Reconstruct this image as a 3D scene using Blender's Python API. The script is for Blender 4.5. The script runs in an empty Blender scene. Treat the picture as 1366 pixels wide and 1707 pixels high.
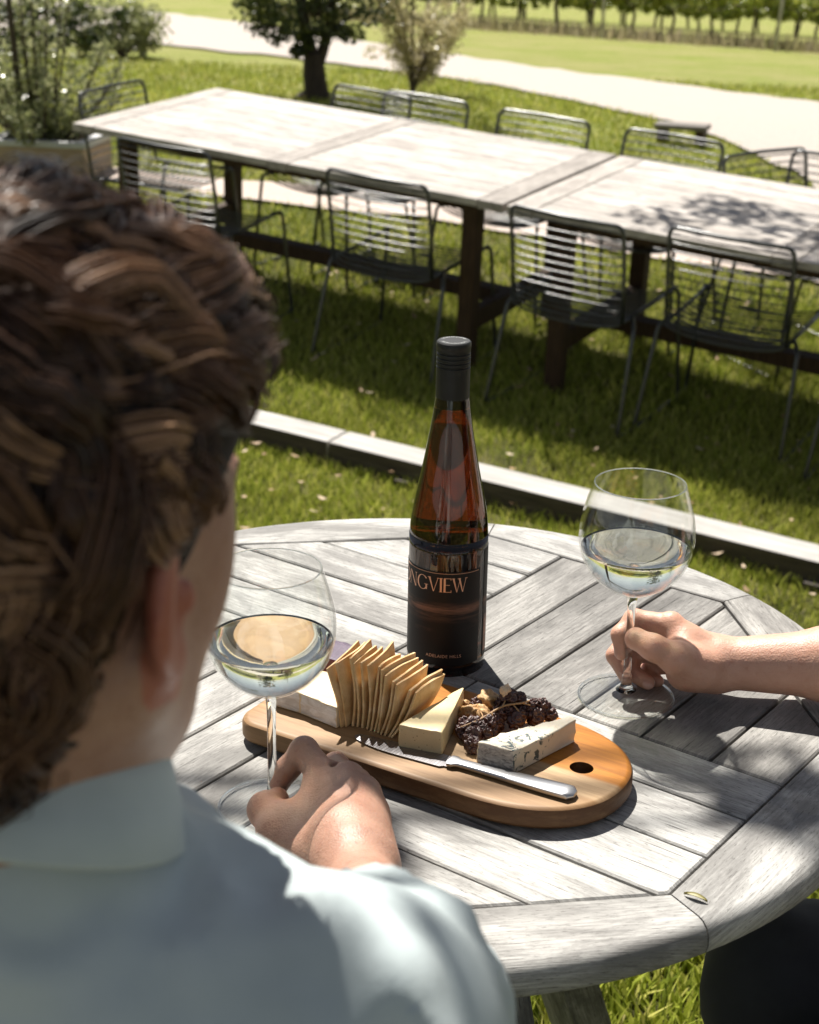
import bpy, bmesh, math, random
import numpy as np
from mathutils import Vector, Matrix, noise
random.seed(7); rng = np.random.default_rng(7)
S = bpy.context.scene; COL = S.collection
PI = math.pi
R = math.radians
# ---------------------------------------------------------------- camera frame
CAMZ = 1.44; PITCH = R(21.0); ROLL = R(-1.0); FP = 2700.0
def ray(px, py):
    x = px-683; y = py-853.5
    c, s = math.cos(ROLL), math.sin(ROLL)
    x, y = (c*x-s*y)/FP, (s*x+c*y)/FP
    return Vector((x, math.cos(PITCH)-y*math.sin(PITCH), -math.sin(PITCH)-y*math.cos(PITCH)))
def atz(px, py, z):
    d = ray(px, py); t = (z-CAMZ)/d.z
    return Vector((d.x*t, d.y*t, z))
def aty(px, py, Y):
    d = ray(px, py); t = Y/d.y
    return Vector((d.x*t, Y, CAMZ+d.z*t))
def lawn(x, y): return -0.8616-0.02193*x+0.08083*y
def sm(t):
    t = min(1, max(0, t)); return t*t*(3-2*t)
def ground(x, y):
    if y < 2.0: return 0.0
    xx = max(-12, min(12, x))
    if y <= 9.5: z = lawn(xx, y)
    else:
        z = lawn(xx, 9.5); d = y-9.5; k = 2.5
        if d < k: z += .08083*d-(.1108)*d*d/(2*k)
        else: z += .08083*k-.1108*k/2-.03*(d-k)
        if d > 45: z += .03*(d-45)+.02*(d-45)
    if y < 4.2: z *= sm((y-2.0)/2.2)
    return z
def hit(px, py):
    d = ray(px, py); t = 1.0
    while t < 120:
        if CAMZ+d.z*t < ground(d.x*t, d.y*t): break
        t += .05
    a, b = t-.05, t
    for _ in range(20):
        m = (a+b)/2
        if CAMZ+d.z*m < ground(d.x*m, d.y*m): b = m
        else: a = m
    return Vector((d.x*b, d.y*b, ground(d.x*b, d.y*b)))
# ---------------------------------------------------------------- tagging
def link(o, parent=None):
    COL.objects.link(o)
    if parent: o.parent = parent
    return o
def tag(o, label=None, cat=None, group=None, kind=None):
    if label: o['label'] = label
    if cat: o['category'] = cat
    if group: o['group'] = group
    if kind: o['kind'] = kind
    return o
def empty(name, loc=(0, 0, 0), rz=0, mat=None):
    o = bpy.data.objects.new(name, None); o.empty_display_size = .05
    if mat is not None: o.matrix_world = mat
    else: o.location = loc; o.rotation_euler = (0, 0, rz)
    return link(o)
def copy_tree(o, parent=None):
    c = o.copy(); COL.objects.link(c)
    if parent: c.parent = parent
    for ch in o.children: copy_tree(ch, c)
    return c
# ---------------------------------------------------------------- mesh builder
class MB:
    def __init__(s): s.v = []; s.f = []; s.mi = []; s.uv = []; s.col = []
    def add(s, vs, fs, mi=0, uvs=None, col=None):
        n = len(s.v); s.v += [tuple(v) for v in vs]
        for k, f in enumerate(fs):
            s.f.append([i+n for i in f]); s.mi.append(mi)
            s.uv.append(uvs[k] if uvs else None); s.col.append(col)
        return s
    def box(s, lo, hi, M=None, b=0, mi=0, col=None, uvdir=None):
        """bevelled box"""
        x0, y0, z0 = lo; x1, y1, z1 = hi
        bm = bmesh.new()
        vs = [bm.verts.new(p) for p in ((x0,y0,z0),(x1,y0,z0),(x1,y1,z0),(x0,y1,z0),(x0,y0,z1),(x1,y0,z1),(x1,y1,z1),(x0,y1,z1))]
        for f in ((0,3,2,1),(4,5,6,7),(0,1,5,4),(1,2,6,5),(2,3,7,6),(3,0,4,7)): bm.faces.new([vs[i] for i in f])
        if b: bmesh.ops.bevel(bm, geom=bm.edges[:]+bm.verts[:], offset=b, segments=2, profile=.6, affect='EDGES')
        s.addbm(bm, M, mi, col, uvdir); return s
    def addbm(s, bm, M=None, mi=0, col=None, uvdir=None):
        bm.verts.ensure_lookup_table(); bm.verts.index_update()
        n = len(s.v)
        off = rng.random()*7; off2 = rng.random()*7
        for v in bm.verts: s.v.append(tuple(M @ v.co) if M is not None else tuple(v.co))
        for f in bm.faces:
            s.f.append([v.index+n for v in f.verts]); s.mi.append(mi); s.col.append(col)
            if uvdir is not None:
                a, b_, c = uvdir
                s.uv.append([(v.co[a]+off, v.co[b_]+v.co[c]*.7+off2) for v in f.verts])
            else: s.uv.append(None)
        bm.free()
    def tube(s, pts, r, n=8, closed=False, mi=0, cap=True):
        pts = [Vector(p) for p in pts]; m = len(pts)
        rr = r if hasattr(r, '__len__') else [r]*m
        T = []
        for i in range(m):
            a = pts[(i-1) % m] if (closed or i > 0) else pts[0]
            b = pts[(i+1) % m] if (closed or i < m-1) else pts[-1]
            T.append((b-a).normalized())
        N = T[0].orthogonal().normalized(); base = len(s.v)
        for i in range(m):
            N = (N-T[i]*N.dot(T[i])).normalized(); B = T[i].cross(N)
            for k in range(n):
                a = 2*PI*k/n; s.v.append(tuple(pts[i]+(N*math.cos(a)+B*math.sin(a))*rr[i]))
        for i in range(m if closed else m-1):
            for k in range(n):
                j = (i+1) % m; k2 = (k+1) % n
                s.f.append([base+i*n+k, base+i*n+k2, base+j*n+k2, base+j*n+k]); s.mi.append(mi); s.uv.append(None); s.col.append(None)
        if cap and not closed:
            for q, rev in ((0, True), (m-1, False)):
                f = [base+q*n+k for k in range(n)]
                if rev: f.reverse()
                s.f.append(f); s.mi.append(mi); s.uv.append(None); s.col.append(None)
        return s
    def lathe(s, prof, n=48, c=(0, 0), mi=0, closed=False):
        base = len(s.v); m = len(prof)
        for (r, z) in prof:
            for k in range(n):
                a = 2*PI*k/n; s.v.append((c[0]+r*math.cos(a), c[1]+r*math.sin(a), z))
        for i in range(m-1):
            for k in range(n):
                k2 = (k+1) % n
                s.f.append([base+i*n+k, base+i*n+k2, base+(i+1)*n+k2, base+(i+1)*n+k]); s.mi.append(mi); s.uv.append(None); s.col.append(None)
        return s
    def build(s, name, mats, parent=None, smooth=True, weld=False, auto=None):
        me = bpy.data.meshes.new(name); me.from_pydata(s.v, [], s.f)
        if not isinstance(mats, (list, tuple)): mats = [mats]
        for m in mats: me.materials.append(m)
        if len(mats) > 1: me.polygons.foreach_set('material_index', s.mi)
        if any(u is not None for u in s.uv):
            uvl = me.uv_layers.new(name='UVMap'); flat = []
            for f, u in zip(s.f, s.uv):
                for i in range(len(f)): flat += list(u[i]) if u else [0, 0]
            uvl.data.foreach_set('uv', flat)
        if any(c is not None for c in s.col):
            ca = me.color_attributes.new('tint', 'FLOAT_COLOR', 'CORNER'); flat = []
            for f, c in zip(s.f, s.col):
                c = c if c is not None else .5
                for i in range(len(f)): flat += [c, c, c, 1]
            ca.data.foreach_set('color', flat)
        me.validate()
        if weld:
            bm = bmesh.new(); bm.from_mesh(me); bmesh.ops.remove_doubles(bm, verts=bm.verts, dist=1e-5)
            bmesh.ops.recalc_face_normals(bm, faces=bm.faces); bm.to_mesh(me); bm.free()
        me.polygons.foreach_set('use_smooth', [smooth]*len(me.polygons))
        if auto: me.set_sharp_from_angle(angle=R(auto))
        me.update()
        return link(bpy.data.objects.new(name, me), parent)
def clip(poly, n, d):
    """keep part of 2D polygon with n.p <= d"""
    out = []
    for i in range(len(poly)):
        a, b = poly[i], poly[(i+1) % len(poly)]
        da = n[0]*a[0]+n[1]*a[1]-d; db = n[0]*b[0]+n[1]*b[1]-d
        if da <= 0: out.append(a)
        if (da < 0 < db) or (db < 0 < da):
            t = da/(da-db); out.append((a[0]+(b[0]-a[0])*t, a[1]+(b[1]-a[1])*t))
    return out
def inset(poly, g):
    out = poly; c = (sum(p[0] for p in poly)/len(poly), sum(p[1] for p in poly)/len(poly))
    for i in range(len(poly)):
        a, b = poly[i], poly[(i+1) % len(poly)]
        ex, ey = b[0]-a[0], b[1]-a[1]; l = math.hypot(ex, ey)
        if l < 1e-6: continue
        n = (ey/l, -ex/l)
        if n[0]*(c[0]-a[0])+n[1]*(c[1]-a[1]) > 0: n = (-n[0], -n[1])
        out = clip(out, n, n[0]*a[0]+n[1]*a[1]-g)
    return out
def smooth_path(pts, n=6, closed=False):
    P = [Vector(p) for p in pts]; out = []; m = len(P)
    for i in range(m if closed else m-1):
        p0 = P[(i-1) % m] if (closed or i > 0) else P[0]; p1 = P[i]; p2 = P[(i+1) % m]
        p3 = P[(i+2) % m] if (closed or i < m-2) else P[-1]
        for k in range(n):
            t = k/n
            out.append(.5*((2*p1)+(p2-p0)*t+(2*p0-5*p1+4*p2-p3)*t*t+(3*p1-p0-3*p2+p3)*t**3))
    if not closed: out.append(P[-1])
    return out
def fillet(pts, r, n=5):
    P = [Vector(p) for p in pts]; out = [P[0]]
    for i in range(1, len(P)-1):
        a = (P[i-1]-P[i]); b = (P[i+1]-P[i]); rr = min(r, a.length*.49, b.length*.49)
        p, q = P[i]+a.normalized()*rr, P[i]+b.normalized()*rr
        for k in range(n+1):
            t = k/n; out.append(p*(1-t)**2+P[i]*2*t*(1-t)+q*t*t)
    out.append(P[-1]); return out
# ---------------------------------------------------------------- implicit surfaces
class Field:
    def __init__(s, lo, hi, h):
        s.lo = np.array(lo, float); s.h = h
        s.n = np.ceil((np.array(hi)-s.lo)/h).astype(int)+1
        s.D = np.full(s.n, 1.0, np.float32)
    def _blk(s, lo, hi, pad):
        a = np.clip(((np.array(lo)-pad-s.lo)/s.h).astype(int), 0, s.n-1); b = np.clip(np.ceil((np.array(hi)+pad-s.lo)/s.h).astype(int)+1, 1, s.n)
        sl = tuple(slice(int(a[i]), int(b[i])) for i in range(3))
        g = np.meshgrid(*[s.lo[i]+s.h*np.arange(a[i], b[i]) for i in range(3)], indexing='ij')
        return sl, np.stack(g, -1).astype(np.float32)
    def _mix(s, sl, d, k, sub=False):
        D = s.D[sl]
        if sub: d = -d; a = np.maximum(D, d); hh = np.maximum(k-np.abs(D-d), 0)/k; s.D[sl] = a+hh*hh*k*.25
        else: a = np.minimum(D, d); hh = np.maximum(k-np.abs(D-d), 0)/k; s.D[sl] = a-hh*hh*k*.25
    def cone(s, a, b, ra, rb, k=.01, sub=False, squash=None):
        a = np.array(a, np.float32); b = np.array(b, np.float32); m = max(ra, rb)+k+3*s.h
        sl, P = s._blk(np.minimum(a, b), np.maximum(a, b), m)
        ab = b-a; L = float(ab@ab)+1e-12
        pa = P-a; t = np.clip((pa@ab)/L, 0, 1)
        q = pa-t[..., None]*ab
        if squash is not None:   # (dir, factor): thinner along dir
            d, f = np.array(squash[0], np.float32), squash[1]
            d = d/np.linalg.norm(d); c = q@d
            q = q+c[..., None]*d*(1/f-1)
        d = np.sqrt((q*q).sum(-1))-(ra+(rb-ra)*t)
        s._mix(sl, d, k, sub)
    def chain(s, pts, rs, k=.006):
        for i in range(len(pts)-1): s.cone(pts[i], pts[i+1], rs[i], rs[i+1], k)
    def ell(s, c, r, M=None, k=.01, sub=False):
        c = np.array(c, np.float32); r = np.array(r, np.float32); m = float(r.max())+k+3*s.h
        sl, P = s._blk(c, c, m); q = P-c
        if M is not None: q = q@np.array(M, np.float32)      # world->local (columns = axes)
        a = np.sqrt(((q/r)**2).sum(-1)); b = np.sqrt(((q/(r*r))**2).sum(-1))+1e-9
        s._mix(sl, a*(a-1)/b, k, sub)
    def mesh(s, smooth=1):
        D = s.D; n = D.shape; I = D < 0
        V = np.zeros([m-1 for m in n]+[3], np.float32); C = np.zeros([m-1 for m in n], np.int16)
        sh = lambda A, o: A[o[0]:n[0]-1+o[0], o[1]:n[1]-1+o[1], o[2]:n[2]-1+o[2]]
        cor = [(i, j, k) for i in (0, 1) for j in (0, 1) for k in (0, 1)]
        cells = np.zeros([m-1 for m in n], bool)
        tot = sum(sh(I, o).astype(np.int8) for o in cor); cells = (tot > 0) & (tot < 8)
        idx = np.argwhere(cells)
        pos = np.zeros((len(idx), 3)); cnt = np.zeros(len(idx))
        g = lambda o: D[idx[:, 0]+o[0], idx[:, 1]+o[1], idx[:, 2]+o[2]].astype(float)
        for o in cor:
            for ax in range(3):
                if o[ax]: continue
                p = list(o); p[ax] = 1
                a, b = g(o), g(p); m = (a < 0) != (b < 0)
                t = np.where(m, a/np.where(a-b == 0, 1, a-b), 0)
                q = np.array(o, float)[None]+np.zeros((len(idx), 3)); q[:, ax] += t
                pos += q*m[:, None]; cnt += m
        pos = (idx+pos/cnt[:, None])*s.h+s.lo
        vid = -np.ones([m-1 for m in n], np.int64); vid[cells] = np.arange(len(idx))
        F = []
        for ax in range(3):
            u, v = (ax+1) % 3, (ax+2) % 3
            a = I; sl0 = [slice(None)]*3; sl1 = [slice(None)]*3; sl0[ax] = slice(0, -1); sl1[ax] = slice(1, None)
            A, B = I[tuple(sl0)], I[tuple(sl1)]
            e = np.argwhere(A != B); e = e[(e[:, u] > 0) & (e[:, v] > 0) & (e[:, u] < n[u]-1) & (e[:, v] < n[v]-1)]
            fl = A[e[:, 0], e[:, 1], e[:, 2]]
            def vv(du, dv):
                q = e.copy(); q[:, u] -= du; q[:, v] -= dv; return vid[q[:, 0], q[:, 1], q[:, 2]]
            q = np.stack([vv(1, 1), vv(0, 1), vv(0, 0), vv(1, 0)], 1)
            q[~fl] = q[~fl][:, ::-1]; F.append(q)
        F = np.concatenate(F); F = F[(F >= 0).all(1)]
        for _ in range(smooth):
            acc = np.zeros_like(pos); c = np.zeros(len(pos))
            for i in range(4):
                a, b = F[:, i], F[:, (i+1) % 4]
                np.add.at(acc, a, pos[b]); np.add.at(c, a, 1); np.add.at(acc, b, pos[a]); np.add.at(c, b, 1)
            pos = pos*.5+.5*acc/np.maximum(c, 1)[:, None]
        return pos, F
def np_mesh(name, V, F, mats, parent=None, smooth=True, mi=None, col=None, uv=None):
    me = bpy.data.meshes.new(name); V = np.asarray(V, np.float32); F = np.asarray(F, np.int32); k = F.shape[1]
    me.vertices.add(len(V)); me.vertices.foreach_set('co', V.ravel())
    me.loops.add(F.size); me.loops.foreach_set('vertex_index', F.ravel())
    me.polygons.add(len(F)); me.polygons.foreach_set('loop_start', np.arange(0, F.size, k, dtype=np.int32))
    for m in (mats if isinstance(mats, (list, tuple)) else [mats]): me.materials.append(m)
    if mi is not None: me.polygons.foreach_set('material_index', np.asarray(mi, np.int32))
    if col is not None:
        ca = me.color_attributes.new('tint', 'FLOAT_COLOR', 'POINT')
        c = np.ones((len(V), 4), np.float32); c[:, :3] = np.asarray(col)[:, None]; ca.data.foreach_set('color', c.ravel())
    me.update(calc_edges=True); me.validate()
    me.polygons.foreach_set('use_smooth', [smooth]*len(me.polygons))
    return link(bpy.data.objects.new(name, me), parent)
def join_np(parts):
    """[(V,F quads)...] -> one"""
    V = []; F = []; n = 0
    for v, f in parts: V.append(v); F.append(f+n); n += len(v)
    return np.concatenate(V), np.concatenate(F)
# ---------------------------------------------------------------- materials
class NT:
    def __init__(s, name):
        s.m = bpy.data.materials.new(name); s.m.use_nodes = True; s.t = s.m.node_tree; s.N = s.t.nodes; s.L = s.t.links
        s.b = s.N['Principled BSDF']; s.out = s.N['Material Output']
    def n(s, typ, **kw):
        x = s.N.new(typ)
        for k, v in kw.items():
            if k.startswith('_'): setattr(x, k[1:], v)
            else: x.inputs[k.replace('0', ' ') if k not in x.inputs else k].default_value = v
        return x
    def l(s, a, b): s.L.new(a, b)
    def coord(s, kind='Object', scale=(1, 1, 1), rot=(0, 0, 0)):
        tc = s.n('ShaderNodeTexCoord'); mp = s.n('ShaderNodeMapping'); mp.inputs['Scale'].default_value = scale; mp.inputs['Rotation'].default_value = rot
        s.l(tc.outputs[kind], mp.inputs['Vector']); return mp.outputs['Vector']
    def geo(s, scale=(1, 1, 1)):
        tc = s.n('ShaderNodeNewGeometry'); mp = s.n('ShaderNodeMapping'); mp.inputs['Scale'].default_value = scale
        s.l(tc.outputs['Position'], mp.inputs['Vector']); return mp.outputs['Vector']
    def noise(s, vec, scale=5, detail=6, rough=.6, dist=0):
        x = s.n('ShaderNodeTexNoise'); x.inputs['Scale'].default_value = scale; x.inputs['Detail'].default_value = detail
        x.inputs['Roughness'].default_value = rough; x.inputs['Distortion'].default_value = dist
        if vec: s.l(vec, x.inputs['Vector'])
        return x.outputs['Fac']
    def vor(s, vec, scale=5, feat='F1', out='Distance', rand=1):
        x = s.n('ShaderNodeTexVoronoi'); x.feature = feat; x.inputs['Scale'].default_value = scale; x.inputs['Randomness'].default_value = rand
        if vec: s.l(vec, x.inputs['Vector'])
        return x.outputs[out]
    def ramp(s, fac, stops, interp='LINEAR'):
        x = s.n('ShaderNodeValToRGB'); cr = x.color_ramp; cr.interpolation = interp
        while len(cr.elements) < len(stops): cr.elements.new(.5)
        for e, (p, c) in zip(cr.elements, stops):
            e.position = p; e.color = (c[0], c[1], c[2], 1) if hasattr(c, '__len__') else (c, c, c, 1)
        s.l(fac, x.inputs['Fac']); return x.outputs['Color']
    def mix(s, f, a, b, mode='MIX'):
        x = s.n('ShaderNodeMix'); x.data_type = 'RGBA'; x.blend_type = mode
        for k, v in ((0, f), (6, a), (7, b)):
            sock = x.inputs[k]
            if hasattr(v, 'is_output'): s.l(v, sock)
            elif hasattr(v, '__len__'): sock.default_value = (v[0], v[1], v[2], 1)
            else: sock.default_value = v if k == 0 else (v, v, v, 1)
        return x.outputs[2]
    def math(s, op, a, b=0.0):
        x = s.n('ShaderNodeMath'); x.operation = op
        for sock, v in ((x.inputs[0], a), (x.inputs[1], b)):
            if hasattr(v, 'is_output'): s.l(v, sock)
            else: sock.default_value = v
        return x.outputs[0]
    def bump(s, h, strength=.3, dist=.002):
        x = s.n('ShaderNodeBump'); x.inputs['Strength'].default_value = strength; x.inputs['Distance'].default_value = dist
        s.l(h, x.inputs['Height']); s.l(x.outputs['Normal'], s.b.inputs['Normal']); return x
    def base(s, c):
        if hasattr(c, 'is_output'): s.l(c, s.b.inputs['Base Color'])
        else: s.b.inputs['Base Color'].default_value = (*c, 1)
        return s
    def set(s, **kw):
        for k, v in kw.items():
            k = k.replace('_', ' ')
            sk = s.b.inputs[k]
            if hasattr(v, 'is_output'): s.l(v, sk)
            else: sk.default_value = v
        return s
def simple(name, c, rough=.5, metal=0, **kw):
    t = NT(name); t.base(c); t.set(Roughness=rough, Metallic=metal, **kw); return t.m
M = {}
def teak(name, light, dark, stain, grain=(3, 60), coord='UV'):
    t = NT(name); v = t.coord(coord, (grain[0], grain[1], 1)); v1 = t.coord(coord, (1, 1, 1))
    big = t.noise(t.coord(coord, (6, 16, 1)), 1, 7, .68, .6)
    fine = t.noise(v, 6, 8, .75, .2); streak = t.noise(t.coord(coord, (4, 120, 1)), 3, 3, .7)
    c = t.mix(t.ramp(fine, [(.3, 0), (.62, 1)]), dark, light)
    c = t.mix(t.ramp(big, [(.40, .75), (.60, 0)]), c, stain)
    crack = t.ramp(streak, [(.29, 1), (.37, 0)])
    c = t.mix(t.math('MULTIPLY', crack, .9), c, (.05, .047, .045))
    spk = t.noise(t.coord(coord, (110, 620, 1)), 1, 3, .65)
    c = t.mix(t.ramp(spk, [(.57, 0), (.70, .7)]), c, (.06, .056, .052))
    at = t.n('ShaderNodeAttribute'); at.attribute_name = 'tint'
    c = t.mix(1.0, c, t.ramp(at.outputs['Fac'], [(0, (.52, .51, .50)), (.5, (.84, .825, .80)), (1, (1.16, 1.16, 1.15))]), 'MULTIPLY')
    t.base(c); t.set(Roughness=.72, Specular_IOR_Level=.3); t.l(t.ramp(fine, [(.2, .62), (.8, .85)]), t.b.inputs['Roughness'])
    h = t.math('SUBTRACT', fine, t.math('MULTIPLY', crack, 1.2)); t.bump(h, .55, .0012)
    return t.m
M['teak'] = teak('weathered_teak', (.54, .53, .51), (.21, .205, .195), (.125, .12, .115))
M['teak_far'] = teak('bleached_teak', (.54, .50, .465), (.34, .31, .285), (.25, .225, .205))
M['teak_edge'] = teak('brown_teak', (.20, .15, .11), (.10, .075, .055), (.07, .05, .04))
def wood_brown():
    t = NT('dark_leg_wood'); f = t.noise(t.coord('Object', (30, 30, 3)), 3, 6, .6)
    t.base(t.ramp(f, [(.3, (.025, .015, .009)), (.7, (.07, .04, .022))])); t.set(Roughness=.7, Specular_IOR_Level=.2); t.bump(f, .3); return t.m
M['leg'] = wood_brown()
def sleeper():
    t = NT('grey_sleeper'); v = t.coord('Object', (2, 30, 30)); f = t.noise(v, 2, 8, .7, .3); g = t.noise(t.coord('Object', (3, 3, 3)), 2, 4)
    c = t.mix(t.ramp(f, [(.3, 0), (.65, 1)]), (.22, .205, .19), (.50, .48, .455)); c = t.mix(t.ramp(g, [(.35, .6), (.55, 0)]), c, (.34, .32, .3))
    t.base(c); t.set(Roughness=.85); t.bump(f, .6, .004); return t.m
M['sleeper'] = sleeper()
M['sleeper_shaded'] = (lambda t: (t.base(t.ramp(t.noise(t.coord('Object', (3, 30, 60)), 2, 8, .7), [(.3, (.02, .016, .013)), (.6, (.07, .055, .045)), (.8, (.25, .22, .2))])), t.set(Roughness=.9), t.m)[-1])(NT('sleeper_shaded_face'))  # darker copy of the timber: shade of the front face put into the colour
def grass_ground():
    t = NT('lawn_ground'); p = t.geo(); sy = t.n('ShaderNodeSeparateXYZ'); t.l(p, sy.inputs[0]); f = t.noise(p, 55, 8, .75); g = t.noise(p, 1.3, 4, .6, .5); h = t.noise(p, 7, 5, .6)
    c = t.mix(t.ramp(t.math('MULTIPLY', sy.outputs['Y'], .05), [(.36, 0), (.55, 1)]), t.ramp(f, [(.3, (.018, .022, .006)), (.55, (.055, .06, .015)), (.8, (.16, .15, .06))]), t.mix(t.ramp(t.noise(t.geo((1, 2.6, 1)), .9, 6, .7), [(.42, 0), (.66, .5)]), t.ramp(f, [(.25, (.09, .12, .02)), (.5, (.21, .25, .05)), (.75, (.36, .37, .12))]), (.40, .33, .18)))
    c = t.mix(t.ramp(g, [(.42, 0), (.65, .55)]), c, (.30, .27, .12))
    c = t.mix(t.ramp(h, [(.55, 0), (.75, .5)]), c, (.10, .15, .015))
    t.base(c); t.set(Roughness=.95, Specular_IOR_Level=.08); t.bump(f, 1, .02); return t.m
M['lawn'] = grass_ground()
def blade(name, a, b, c_):
    t = NT(name); at = t.n('ShaderNodeAttribute'); at.attribute_name = 'tint'
    g = t.noise(t.geo(), 2.0, 3, .6)
    c = t.ramp(at.outputs['Fac'], [(0, a), (.55, b), (.9, c_), (1, (.55, .47, .25))])
    c = t.mix(t.ramp(g, [(.45, 0), (.7, .45)]), c, (.30, .30, .07))
    tr = t.n('ShaderNodeBsdfTranslucent'); mx = t.n('ShaderNodeMixShader'); mx.inputs[0].default_value = .26
    t.l(c, tr.inputs['Color']); t.base(c); t.set(Roughness=.5, Specular_IOR_Level=.15)
    t.l(t.b.outputs[0], mx.inputs[1]); t.l(tr.outputs[0], mx.inputs[2]); t.l(mx.outputs[0], t.out.inputs['Surface']); return t.m
M['blade'] = blade('grass_blade', (.09, .13, .015), (.40, .45, .065), (.76, .70, .22))
M['dry'] = blade('dry_grass', (.36, .29, .17), (.52, .44, .30), (.68, .60, .46))
def leafm(name, cs, rough=.35, trans=.35):
    t = NT(name); at = t.n('ShaderNodeAttribute'); at.attribute_name = 'tint'
    c = t.ramp(at.outputs['Fac'], [(i/(len(cs)-1), x) for i, x in enumerate(cs)])
    tr = t.n('ShaderNodeBsdfTranslucent'); mx = t.n('ShaderNodeMixShader'); mx.inputs[0].default_value = trans
    t.l(c, tr.inputs['Color']); t.base(c); t.set(Roughness=rough)
    t.l(t.b.outputs[0], mx.inputs[1]); t.l(tr.outputs[0], mx.inputs[2]); t.l(mx.outputs[0], t.out.inputs['Surface']); return t.m
M['leaf_tree'] = leafm('tree_leaf', [(.02, .035, .008), (.05, .07, .015), (.10, .11, .02)])
M['leaf_bush'] = leafm('bush_leaf', [(.13, .15, .06), (.28, .30, .13), (.46, .46, .26)], .25)
M['leaf_pale'] = leafm('pale_shrub_leaf', [(.30, .25, .12), (.46, .41, .22), (.62, .56, .36)], .3, .5)
M['leaf_vine'] = leafm('vine_leaf', [(.12, .17, .02), (.27, .32, .04), (.46, .46, .09)])
M['leaf_dead'] = leafm('dead_leaf', [(.22, .12, .05), (.40, .26, .14), (.6, .48, .34)], .6, .2)
def bark(name, a, b):
    t = NT(name); f = t.noise(t.coord('Object', (12, 12, 3)), 3, 8, .7, .5)
    t.base(t.ramp(f, [(.3, a), (.7, b)])); t.set(Roughness=.9); t.bump(f, 1, .01); return t.m
M['bark'] = bark('tree_bark', (.02, .014, .01), (.07, .05, .035)); M['twig'] = bark('twig_bark', (.05, .035, .025), (.13, .1, .07))
def gravel(name, a, b):
    t = NT(name); p = t.geo(); f = t.noise(p, 60, 6, .8); g = t.noise(p, 1.5, 5, .6, 1)
    c = t.mix(t.ramp(f, [(.3, 0), (.7, 1)]), a, b); c = t.mix(t.ramp(g, [(.55, 0), (.75, .4)]), c, (.5, .4, .3))
    t.base(c); t.set(Roughness=.95); t.bump(f, .7, .01); return t.m
M['gravel'] = gravel('pale_gravel', (.31, .27, .235), (.50, .445, .40)); M['path'] = gravel('path_gravel', (.42, .34, .29), (.62, .52, .46))
M['wire'] = simple('black_powder_coat', (.016, .018, .019), .32); M['wire'].node_tree.nodes['Principled BSDF'].inputs['Specular IOR Level'].default_value = .8
def planter_m():
    t = NT('planter_wood'); f = t.noise(t.coord('Object', (3, 3, 30)), 3, 6, .6)
    t.base(t.ramp(f, [(.3, (.30, .21, .14)), (.7, (.48, .37, .27))])); t.set(Roughness=.8); return t.m
M['planter'] = planter_m(); M['rim'] = simple('pale_rim', (.5, .5, .5), .55); M['soil'] = simple('soil', (.03, .02, .015), .95)
SKY, SUN, EXPO, FSTOP = .05, 5.0, 1.0, 9.0
SHP = [((.30, 1.19, .74), 3.2, .07), ((.38, 1.13, .74), 3.3, .08), ((-.05, 1.13, .80), 3.2, .05), ((.03, .62, 1.0), 3.1, .10), ((-.06, .46, 1.0), 3.2, .12)]
SHL = [((1190, 775), .2), ((1345, 770), .2), ((1280, 740), .15)]
SHT = [(1355, 415), (1370, 445), (1410, 400)]  # spots on the end table shaded by leaf clumps added overhead
# ================================================================ TERRAIN
def make_ground():
    ys = np.concatenate([np.arange(-30, -2, 2.), np.arange(-2, 1.8, .4), np.arange(1.8, 5, .1), np.arange(5, 16, .25), np.arange(16, 50, 1.), np.arange(50, 420, 12.)])
    xs = np.concatenate([-np.geomspace(200, 12.5, 12), np.arange(-12, 12.01, .5), np.geomspace(12.5, 200, 12)])
    V = [(x, y, ground(x, y)) for y in ys for x in xs]; nx = len(xs)
    F = [(j*nx+i, j*nx+i+1, (j+1)*nx+i+1, (j+1)*nx+i) for j in range(len(ys)-1) for i in range(nx-1)]
    o = np_mesh('lawn', V, F, M['lawn']); tag(o, 'green lawn sloping up from the round table to the gravel road', 'lawn', kind='structure')
make_ground()
def ground_sheet(name, left, right, mat, lift, label, steps=40, jit=.05):
    """strip draped on the terrain between two pixel-surveyed edges (world XY polylines)"""
    def samp(pl, t):
        n = len(pl)-1; k = min(int(t*n), n-1); u = t*n-k; return pl[k].lerp(pl[k+1], u)
    V = []; F = []; m = 6
    for i in range(steps+1):
        t = i/steps; a, b = samp(left, t).copy(), samp(right, t).copy()
        d = (b-a).normalized()
        a -= d*jit*noise.noise(Vector((a.x*2.3, a.y*2.3, 3)))*2; b += d*jit*noise.noise(Vector((b.x*2.3, b.y*2.3, 9)))*2
        for k in range(m+1):
            p = a.lerp(b, k/m); V.append((p.x, p.y, ground(p.x, p.y)+lift))
    for i in range(steps):
        for k in range(m): F.append((i*(m+1)+k, i*(m+1)+k+1, (i+1)*(m+1)+k+1, (i+1)*(m+1)+k))
    o = np_mesh(name, V, F, mat); tag(o, label, name.replace('_', ' '), kind='structure'); return o
def strip(up, lo, exta, extb):
    U = [hit(*p) for p in up]; L = [hit(*p) for p in lo]
    for Q in (U, L):
        Q.insert(0, Q[0]+(Q[0]-Q[1]).normalized()*exta); Q.append(Q[-1]+(Q[-1]-Q[-2]).normalized()*extb)
    return U, L
U, L = strip([(60, 2), (190, 12), (430, 42), (683, 83), (1000, 128), (1366, 172)], [(0, 62), (120, 60), (500, 100), (783, 136), (1118, 206), (1366, 310)], 25, 14)
ground_sheet('gravel_road', U, L, M['gravel'], .02, 'pale gravel road crossing the lawn behind the long tables', 160, .22)
U, L = strip([(150, 282), (480, 312), (700, 333), (900, 362)], [(150, 302), (480, 345), (700, 368), (900, 402)], 3, 2)
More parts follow.
